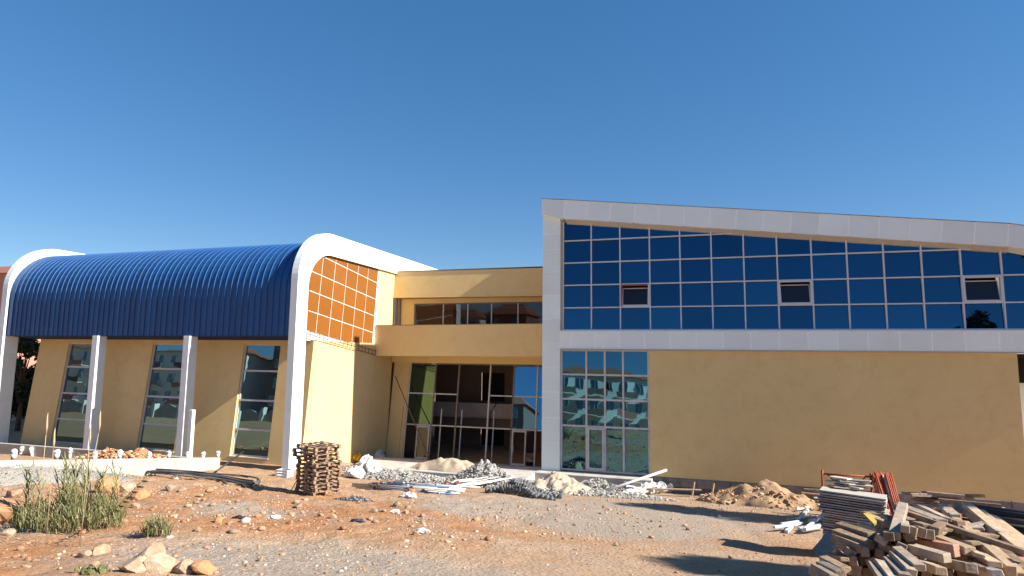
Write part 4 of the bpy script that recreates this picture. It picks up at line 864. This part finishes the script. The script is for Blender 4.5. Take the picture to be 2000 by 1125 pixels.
# ------------------------------------------------------------------ timber pile in the right foreground
def Z(zx, zy, d): return D(1600+zx/5, 900+zy/5, d)
TB = [ # near end, far end (position), width, material, label
 ((735, 735, 8.4), (800, 500, 9.6), .145, m_wood2, 'split weathered beam pointing at the viewer, highest of the pile'),
 ((520, 745, 8.8), (190, 640, 9.4), .15, m_wood, 'brown beam sloping left at the pile top left'), ((500, 830, 8.6), (165, 705, 9.2), .15, m_wood, 'brown beam below it, second on the left shoulder'), ((430, 870, 8.5), (150, 760, 9.1), .14, m_wood, 'third brown beam on the left shoulder of the pile'),
 ((1250, 955, 7.9), (880, 850, 8.4), .17, m_wood2, 'thick pale grey beam across the middle of the pile'), ((1350, 880, 8.3), (940, 800, 8.8), .16, m_woodred, 'reddish weathered plank behind the thick grey beam'),
 ((1480, 885, 8.3), (1150, 765, 9.0), .16, m_wood3, 'fresh cut beam with rounded end right of the middle'), ((1540, 810, 8.7), (1310, 765, 9.3), .12, m_wood3, 'short pale plank above the fresh cut beam'),
 ((1715, 1010, 7.9), (1500, 880, 8.8), .16, m_wood3, 'pale beam end facing the viewer low on the right'), ((1570, 930, 8.1), (1440, 850, 9.0), .13, m_wood3, 'round ended timber beside the fresh cut beam'),
 ((985, 1045, 7.4), (810, 905, 8.0), .13, m_wood2, 'rounded edged plank, topmost of three parallel planks'), ((900, 1110, 7.3), (770, 975, 7.9), .13, m_wood2, 'middle one of three parallel planks'), ((840, 1160, 7.2), (715, 1020, 7.8), .14, m_wood2, 'lowest of three parallel planks'),
 ((640, 1190, 7.1), (545, 1045, 7.7), .12, m_wood2, 'short upright grey plank, left of the parallel planks'), ((740, 1180, 7.1), (620, 1025, 7.7), .13, m_wood2, 'grey plank just left of the parallel planks'),
 ((1195, 1080, 7.5), (950, 985, 8.2), .14, m_wood3, 'plank with orange brown end at the bottom middle'), ((1480, 1050, 7.6), (1275, 1005, 8.2), .14, m_wood2, 'flat grey beam at the bottom right of middle'),
 ((1600, 1055, 7.7), (1480, 1000, 8.3), .09, m_wood, 'thin batten between the beams low on the right'), ((1745, 1110, 7.5), (1610, 1075, 8.0), .13, m_plypale, 'whitest board end at the bottom right'),
 ((1880, 1080, 7.9), (1360, 610, 9.8), .13, m_wood3, 'long lit pole sloping down right, leftmost of the long ones'), ((1450, 750, 9.0), (1275, 640, 9.8), .12, m_wood, 'short beam behind the leftmost long pole'),
 ((1990, 1130, 8.0), (1530, 710, 9.6), .13, m_wood3, 'second long beam sloping to the lower right corner'), ((2020, 1080, 8.2), (1600, 720, 9.7), .14, m_wood, 'third long beam sloping to the lower right'),
 ((2040, 1010, 8.4), (1690, 735, 9.7), .13, m_woodred, 'brownish long plank, fourth of the sloping ones'), ((2060, 960, 8.6), (1560, 550, 10.3), .16, m_wood3, 'broad pale plank crossing the upper right of the pile'),
 ((2060, 880, 9.0), (1665, 580, 10.4), .14, m_wood3, 'sunlit long plank near the right edge'), ((2050, 830, 9.3), (1770, 615, 10.4), .12, m_wood3, 'uppermost sunlit plank at the right edge'),
 ((1760, 720, 9.4), (1430, 490, 10.8), .15, m_wood2, 'bluish grey plank on the pile shoulder, right of top'), ((1240, 570, 9.6), (1030, 470, 10.6), .15, m_wood2, 'grey beam on the crest left of the bluish plank'), ((1200, 610, 9.4), (860, 480, 10.6), .17, m_wood2, 'broad grey beam on the crest beside the split beam'),
 ((1060, 640, 9.2), (850, 575, 10), .12, m_wood2, 'small grey beam under the broad crest beam'), ((1390, 620, 9.5), (1130, 560, 10.3), .13, m_wood, 'brown beam under the crest of the pile'), ((1340, 560, 9.9), (1240, 470, 10.9), .14, m_wood2, 'stub of grey timber on the crest'),
 ((270, 1075, 7.9), (40, 960, 8.6), .13, m_wood, 'brown beam at lower left of the pile'), ((220, 1120, 7.7), (20, 1020, 8.4), .12, m_wood2, 'grey beam at lower left of the pile'), ((250, 965, 8.3), (110, 930, 9), .12, m_wood, 'short beam end below the left shoulder'), ((60, 1190, 7.5), (-60, 1080, 8.6), .12, m_wood2, 'grey beam lying on the ground left of the pile'),
 ((150, 1170, 7.3), (-40, 1060, 8.2), .12, m_wood2, 'dark grey beam on the ground at the pile foot'),
 ((700, 560, 9.6), (480, 520, 10.6), .1, m_wood, 'thin plank under the yellow scrap'), ((610, 700, 9.2), (450, 650, 10), .12, m_wood2, 'pale end below the yellow scrap'),
]
for a_, b2, w, m_, lb in TB: b3 = Z(*a_)+(Z(*b2)-Z(*a_))*(1.0 if a_[0] < 600 else 1.3); tag(beam('timber', Z(*a_), b3, w, w*random.choice([.45, .7, .85, 1]), m_, roll=random.uniform(-.25, .25), jit=.016, bev=.008), lb+', in the timber pile' if len(lb.split()) < 13 else lb, 'timber', 'beams of the timber pile')
for (zx, zy) in ((840, 670), (905, 690), (880, 745), (720, 850), (800, 850), (600, 770), (570, 830), (590, 905), (445, 890), (430, 970), (510, 1000), (640, 930), (700, 980), (1000, 700), (1080, 720), (1120, 680), (330, 980), (360, 1060), (470, 1090), (1000, 900), (680, 740), (640, 850), (300, 900), (1230, 1110), (1400, 1120), (1380, 960), (1050, 1130), (560, 960), (400, 1130), (1850, 1150), (1700, 1160), (1560, 1140)):
    d = random.uniform(8.2, 8.7); tag(beam('timber', Z(zx, zy, d), Z(zx+random.uniform(-60, 130), zy-random.uniform(-10, 70), d+random.uniform(1, 1.6)), random.uniform(.11, .15), random.uniform(.1, .14), random.choice([m_wood, m_wood, m_wood2]), roll=random.uniform(-.5, .5), jit=.008, bev=.009), f'sawn beam end showing in the {"upper" if zy < 800 else "middle" if zy < 980 else "lower"} {"left" if zx < 600 else "centre" if zx < 1000 else "right"} of the timber pile', 'timber', 'sawn ends inside the timber pile')
for k in range(70):       # the hidden body of the pile
    zx = random.uniform(260, 1950); f_ = 1-abs(zx-1050)/1300; zy = random.uniform(900-330*f_, 1250); d = random.uniform(9.0, 10.2); a = R(random.uniform(-55, 40)); l_ = random.uniform(.6, 1.2) if zx > 900 else random.uniform(.25, .5)
    p = Z(zx, zy, d); dv = np.array([math.cos(a)*l_, math.sin(a)*l_, random.uniform(-.18, .1)]); tag(beam('timber', p-dv, p+dv, random.uniform(.09, .16), random.uniform(.045, .11), random.choice([m_wood, m_wood2, m_wood]), jit=.008, bev=.009), f'dark beam half buried in the {"upper" if zy < 820 else "middle" if zy < 1000 else "lower"} {"left" if zx < 500 else "left centre" if zx < 1000 else "right centre" if zx < 1500 else "right"} of the timber pile', 'timber', 'half buried beams of the timber pile')
a = [Z(430, 530, 9.3), Z(540, 640, 9.1), Z(600, 570, 9.5), Z(480, 520, 9.7)]; tag(prism('yellow_scrap', [tuple(q) for q in a], [tuple(q+np.array([0, 0, .03])) for q in a], m_ochre), 'yellow plastic scrap lying on the timber pile', 'scrap')
# bundle of short timbers and black pipes behind the pile
for k in range(24):
    p = PY(random.uniform(1812, 1925), random.uniform(966, 992), random.uniform(24.5, 26)); l_ = random.uniform(.4, .9); a = random.uniform(-.25, .25)
    tag(beam('short_timber', (p[0]-l_, p[1]+a, p[2]), (p[0]+l_, p[1]-a, p[2]+random.uniform(-.06, .06)), .12, .09, random.choice([m_wood, m_wood2]), jit=.01), 'short brown timber in the low bundle before the yellow wall', 'timber', 'short timbers bundled behind the pile')
for k in range(30):
    p = PY(random.uniform(1935, 2010), random.uniform(998, 1058), random.uniform(18, 21)); l_ = random.uniform(.9, 1.8)
    tag(tube('black_pipe', [(p[0]-l_*.6, p[1]+.2, p[2]), (p[0]+l_, p[1]-.2, p[2]-.05)], .06, m_black, None, 7), 'black pipe in the dark stack at the right edge', 'pipe', 'black pipes at the right edge')
# supports so the bundles sit on something solid
tag(heap('soil_heap', *PY(1868, 1000, 25.4)[:2], 1.9, .9, 1.05, m_soil, 'earth bank under the short timber bundle', 'soil heap', .1, 71), kind=None)
tag(heap('soil_heap', *PY(1985, 1050, 19.6)[:2], 1.9, 1.3, 1.2, m_ash, 'dark earth bank under the black pipes', 'soil heap', .1, 73), kind=None)
# props on the entrance wall
for i, (a_, b2, r_, m_, lb) in enumerate((((772, 735), (845, 905), .035, m_brownpipe, 'thin dark pole leaning across the entrance glazing'), ((788, 795), (777, 900), .03, m_wood3, 'pale batten leaning in the entrance corner'))):
    p = PY(*a_, 37.9); q_ = PY(*b2, 36.6); q_[2] = -.85; tag(tube('pole', [q_, p], r_, m_), lb, 'pole')

# ------------------------------------------------------------------ plants
def blades(n_, cx_, cy_, rad, hmin, hmax, seed, wid=.018, spread=.5):
    r = np.random.default_rng(seed); V = []; F = []
    for k in range(n_):
        a = r.uniform(0, 6.28); d = rad*math.sqrt(r.random()); x, y = cx_+d*math.cos(a), cy_+d*math.sin(a); z = float(gz(x, y))+r.uniform(0, .35)*(hmax*.5); h = r.uniform(hmin, hmax)*(1-.45*d/rad); b_ = r.uniform(0, 6.28); sp_ = r.uniform(.15, 1)*spread*h; w = wid*r.uniform(.7, 1.4); pr = np.array([-math.sin(b_), math.cos(b_), 0])*w; o = len(V)
        for s in (0, .35, .7, 1): 
            c_ = np.array([x+math.cos(b_)*sp_*s**1.5, y+math.sin(b_)*sp_*s**1.5, z+h*(s-.28*s**3)]); ww = (.7, 1, .7, .05)[int(s*3+.01)]; V += [c_-pr*ww, c_+pr*ww]
        F += [(o+2*i, o+2*i+1, o+2*i+3, o+2*i+2) for i in range(3)]
    return V, F
def plant(name, px, py, rad, n_, hmin, hmax, label, seed, m_, dry=0, wid=.018, spread=.5):
    p = G(px, py); t_ = thing(name, label, 'plant', p); V, F = blades(n_, p[0], p[1], rad, hmin, hmax, seed, wid, spread); link('leaves', rawmesh('leaves', V, F, m_, False), t_)
    if dry: V, F = blades(dry, p[0], p[1], rad*.9, hmin, hmax*.9, seed+1, wid*.8, spread); link('dry_leaves', rawmesh('dry_leaves', V, F, m_reeddry), t_)
    return t_, p
t_, p = plant('reed_clump', 138, 1030, 1.0, 900, .4, 1.15, 'tall bushy clump of green reeds at the left', 5, m_reed, 480, .0085, 1.0)
for k in range(34):          # leafy upright shoots
    r = random.Random(k); x, y = p[0]+r.uniform(-.95, .85), p[1]+r.uniform(-.5, .6); z = float(gz(x, y)); h = r.uniform(.8, 1.5); lx_ = r.uniform(-.4, .4)
    tube('stem', [(x, y, z), (x+lx_*.4, y, z+h*.6), (x+lx_, y, z+h)], .009, m_reed, t_, 5)
    V, F = [], []
    for s in np.arange(.35, 1.02, .075):
        sd_ = 1 if int(s/.075) % 2 else -1; b_ = r.uniform(-.5, .5)+(0 if sd_ > 0 else math.pi); c_ = np.array([x+lx_*s, y, z+h*s]); L2 = r.uniform(.22, .42); o = len(V); pr = np.array([-math.sin(b_), math.cos(b_), 0])*.014+np.array([0, 0, .008])
        for u in (0, .5, 1): q_ = c_+np.array([math.cos(b_)*L2*u*.75, math.sin(b_)*L2*u*.75, L2*(u*.85-.25*u*u)]); ww = (1, 1, .05)[int(u*2)]; V += [q_-pr*ww, q_+pr*ww]
        F += [(o, o+1, o+3, o+2), (o+2, o+3, o+5, o+4)]
    link('leaves', rawmesh('leaves', V, F, m_reed), t_)
for (px, pyt, pyb, lean) in ((94, 806, 1000, 0), (108, 836, 1005, .04), (178, 828, 1010, 0), (197, 802, 1010, -.25)):    # dry seed heads
    a = D(px, pyt, 11.2); x, y = a[0]+lean, a[1]; z = float(gz(x, y)); s = tube('dry_stalk', [(x, y, z), ((x+a[0])/2, y, (z+a[2])/2), (a[0], y, a[2]-.35)], .0055, m_reeddry, t_, 5)
    tube('seed_head', [(a[0], y, a[2]-.4), (a[0], y, a[2]-.25), (a[0]-.01, y, a[2]-.1), (a[0], y, a[2])], [.008, .019, .014, .003], m_reeddry, s, 7)
a, b_ = G(205, 1018), D(292, 925, 10.8); st = thing('reed', 'single reed stem slanting right from the clump with paired leaves', 'plant', a); tube('stem', [a, (a+b_)/2+np.array([0, 0, .03]), b_], .009, m_reeddry, st, 5)
V, F = [], []
for s in np.arange(.12, 1, .05):
    c_ = a+(b_-a)*s; sd_ = 1 if int(s/.05) % 2 else -1; dv = (b_-a)/np.linalg.norm(b_-a); L2 = .24; o = len(V)
    for u in (0, .5, 1): q_ = c_+dv*L2*u+np.array([sd_*.10*u, 0, -.05*u*sd_]); w = np.array([.0, 0, .018])*(1, 1, .1)[int(u*2)]; V += [q_-w, q_+w]
    F += [(o, o+1, o+3, o+2), (o+2, o+3, o+5, o+4)]
link('leaves', rawmesh('leaves', V, F, m_reed), st)
plant('grass_tuft', 305, 1050, .26, 200, .25, .75, 'small green grass tuft standing alone right of the reeds', 15, m_reed, 70, .008, .75)
plant('weed', 180, 1120, .22, 60, .08, .2, 'low green weed at the bottom edge left', 25, m_reed, 0, .02, .9)
plant('weed', 297, 918, .3, 60, .3, .7, 'thin weed growing at the concrete wall, left of the hoses', 26, m_reed, 30, .014, .5)
plant('weed', 318, 914, .3, 60, .3, .8, 'taller weed against the sunlit wall by the hoses', 27, m_reed, 30, .014, .5)
plant('weed', 245, 935, .3, 50, .15, .4, 'dry weed at the wall foot behind the orange boulder', 28, m_reeddry, 20, .014, .7)
# ------------------------------------------------------------------ trees
def tree(name, x, y, h, rx, rz, nleaf, label, m_, seed, leaf=.16, zc_=.62, group=None):
    r = np.random.default_rng(seed); z0 = float(gbase(x, y)); t_ = thing(name, label, 'tree', (x, y, z0), group); tk = MB(); tk.add(tubegeo([(x, y, z0-.2), (x+.1, y, z0+h*.3), (x, y+.1, z0+h*.7)], [h*.025, h*.019, h*.008], 8)); cl_ = []
    for k in range(26):
        a = r.uniform(0, 6.28); u = r.uniform(-.95, 1); d = math.sqrt(max(0, 1-u*u))*r.uniform(.25, .95); c_ = np.array([x+math.cos(a)*d*rx, y+math.sin(a)*d*rx, z0+h*zc_+u*rz]); cl_.append((c_, r.uniform(.22, .42)*rx))
        s = z0+h*r.uniform(.25, .55); tk.add(tubegeo([(x, y, s), ((x+c_[0])/2, (y+c_[1])/2, (s+c_[2])/2+.1), tuple(c_)], [h*.009, h*.006, h*.002], 5))
    tk.build('trunk', m_bark, t_, True)
    ci = r.integers(0, len(cl_), nleaf); cen = np.array([c_[0] for c_ in cl_])[ci]; rad = np.array([c_[1] for c_ in cl_])[ci]; dv = r.normal(size=(nleaf, 3)); dv /= np.linalg.norm(dv, axis=1)[:, None]; P_ = cen+dv*(rad*r.random(nleaf)**.5)[:, None]
    a1 = r.normal(size=(nleaf, 3)); a1 /= np.linalg.norm(a1, axis=1)[:, None]; a2 = np.cross(a1, r.normal(size=(nleaf, 3))); a2 /= np.linalg.norm(a2, axis=1)[:, None]; s = leaf*r.uniform(.6, 1.3, (nleaf, 1))
    V = np.stack([P_-a1*s, P_+a2*s*.45, P_+a1*s, P_-a2*s*.45], 1).reshape(-1, 3); F = np.arange(nleaf*4).reshape(-1, 4); link('crown', npmesh('crown', V, F, m_), t_); return t_
q_ = PY(48, 790, 33.5); tree('tree', q_[0]-.5, 33.5, 7.6, 1.7, 3.2, 5200, 'dark leafy tree behind the left hall, seen past its end column', m_leaf, 3, .2, .52)
q_ = PY(30, 790, 36); tree('tree', q_[0]-2.2, 37, 5.6, 2.2, 2.2, 4200, 'lower dark tree left of the first one behind the hall', m_leaf, 4, .2, .5)
tree('tree', 21.5, 26.6, 16.5, 2.6, 2.2, 3600, 'tall olive tree right of the picture that throws the farther ground shadow', m_leaf2, 6, .26, .8)
tree('tree', 25.5, 13.9, 18.5, 1.7, 2.2, 2600, 'tall olive tree right of the picture that shades the front corner', m_leaf2, 7, .26, .8)
# ------------------------------------------------------------------ houses: behind the hall, and across the street (seen mirrored in the glass)
def house(name, x0, x1, y0, y1, z0, fl, label, mw_, face, roof=m_tile, balc=True, seed=0, wstep=3.0):
    r = random.Random(seed); t_ = thing(name, label, 'building', ((x0+x1)/2, (y0+y1)/2, z0)); h = 3.0*fl; box('wall', x0, x1, y0, y1, z0-1, z0+h, mw_, t_)
    xm = (x0+x1)/2; ym = (y0+y1)/2; e = .5
    me = rawmesh('roof', [(x0-e, y0-e, z0+h+.005), (x1+e, y0-e, z0+h+.005), (x1+e, y1+e, z0+h+.005), (x0-e, y1+e, z0+h+.005), (x0+(x1-x0)*.25, ym, z0+h+2), (x1-(x1-x0)*.25, ym, z0+h+2)], [(0, 1, 5, 4), (1, 2, 5), (2, 3, 4, 5), (3, 0, 4), (3, 2, 1, 0)], roof); link('roof', me, t_)
    yf = y1 if face > 0 else y0; nwin = int((x1-x0)//wstep)
    for f_ in range(fl):
        for k in range(nwin):
            xc = x0+(k+.5)*(x1-x0)/nwin; zb = z0+f_*3+.9; w = box('window', xc-.6, xc+.6, yf-.04, yf+.04, zb, zb+1.5, m_pvc, t_); s = .05 if face > 0 else -.05
            for dx in (-.3, .3): box('pane', xc+dx-.25, xc+dx+.25, yf+s-.012, yf+s+.012, zb+.08, zb+1.42, m_winglass, w)
            if balc and k % 2 == seed % 2 and f_ > 0:
                d = 1.3*face; ya_, yb_ = sorted((yf, yf+d)); bl = box('balcony', xc-1.5, xc+1.5, ya_, yb_, zb-.95, zb-.8, m_render_w, t_); yo = yf+d; box('parapet', xc-1.5, xc+1.5, min(yo, yo-.1*face), max(yo, yo-.1*face), zb-.8, zb+.1, m_render_p if r.random() < .6 else m_render_d, bl)
    return t_
hx = PY(26, 600, 55)[0]; house('house', hx-16, hx, 55, 66, 4.2, 4, 'pink walled house with red roof behind the far left fin', m_render_p, -1, m_tile, False, 1)
house('apartment_block', -24, -8, -34, -22, 4.0, 3, 'pale sunlit apartment block mirrored in the lower right glazing', m_render_w, 1, m_tile, True, 2, 2.1).rotation_euler[2] = R(-28)
house('house', -34, -27, -24, -16, 4.0, 3, 'brown roofed house mirrored beside the pale apartment block', m_render_d, 1, m_tile, False, 3)
house('apartment_block', -88, -70, -32, -20, 4.0, 4, 'pale apartment block mirrored in the middle hall window', m_render_w, 1, m_tile, True, 4)
house('apartment_block', -66, -48, -34, -22, 4.0, 5, 'brown apartment block with balconies mirrored in the right hall window', m_render_d, 1, m_tile, True, 5)
house('apartment_block', -116, -96, -30, -18, 4.0, 4, 'white and pink apartment block mirrored in the left hall window', m_render_w, 1, m_tile, True, 6)
house('house', -50, -38, -34, -24, 4.0, 3, 'low white house mirrored in the entrance glazing', m_render_w, 1, m_tile, True, 7)
for i, (xa, xb, lb) in enumerate(((-125, -92, 'arched garden wall mirrored low in the left hall window'), (-91.5, -60, 'arched garden wall mirrored low in the middle hall window'), (-59.5, -30, 'arched garden wall mirrored low in the right hall window'))):
    gw = thing('garden_wall', lb, 'wall', ((xa+xb)/2, -9.15, 3.8)); nseg = int((xb-xa)//4.2); w_ = (xb-xa)/nseg
    for k in range(nseg):
        x = xa+k*w_; pts = [(x+.4, 3.5), (x+w_-.4, 3.5)]+[(x+w_-.4-(w_-.8)*u, 5.6+.8*math.sin(math.pi*u)) for u in np.linspace(0, 1, 9)]
        prismXZ('wall_section', pts, -9.25, -9.05, m_wallconc, gw); box('pillar', x-.25, x+.35, -9.4, -8.9, 3.5, 6.5, m_render_w, gw)
tree('tree', 33, -22, 17.5, 2.6, 4.0, 5000, 'round tree mirrored in the upper right glass', m_leaf, 9, .35, .6)
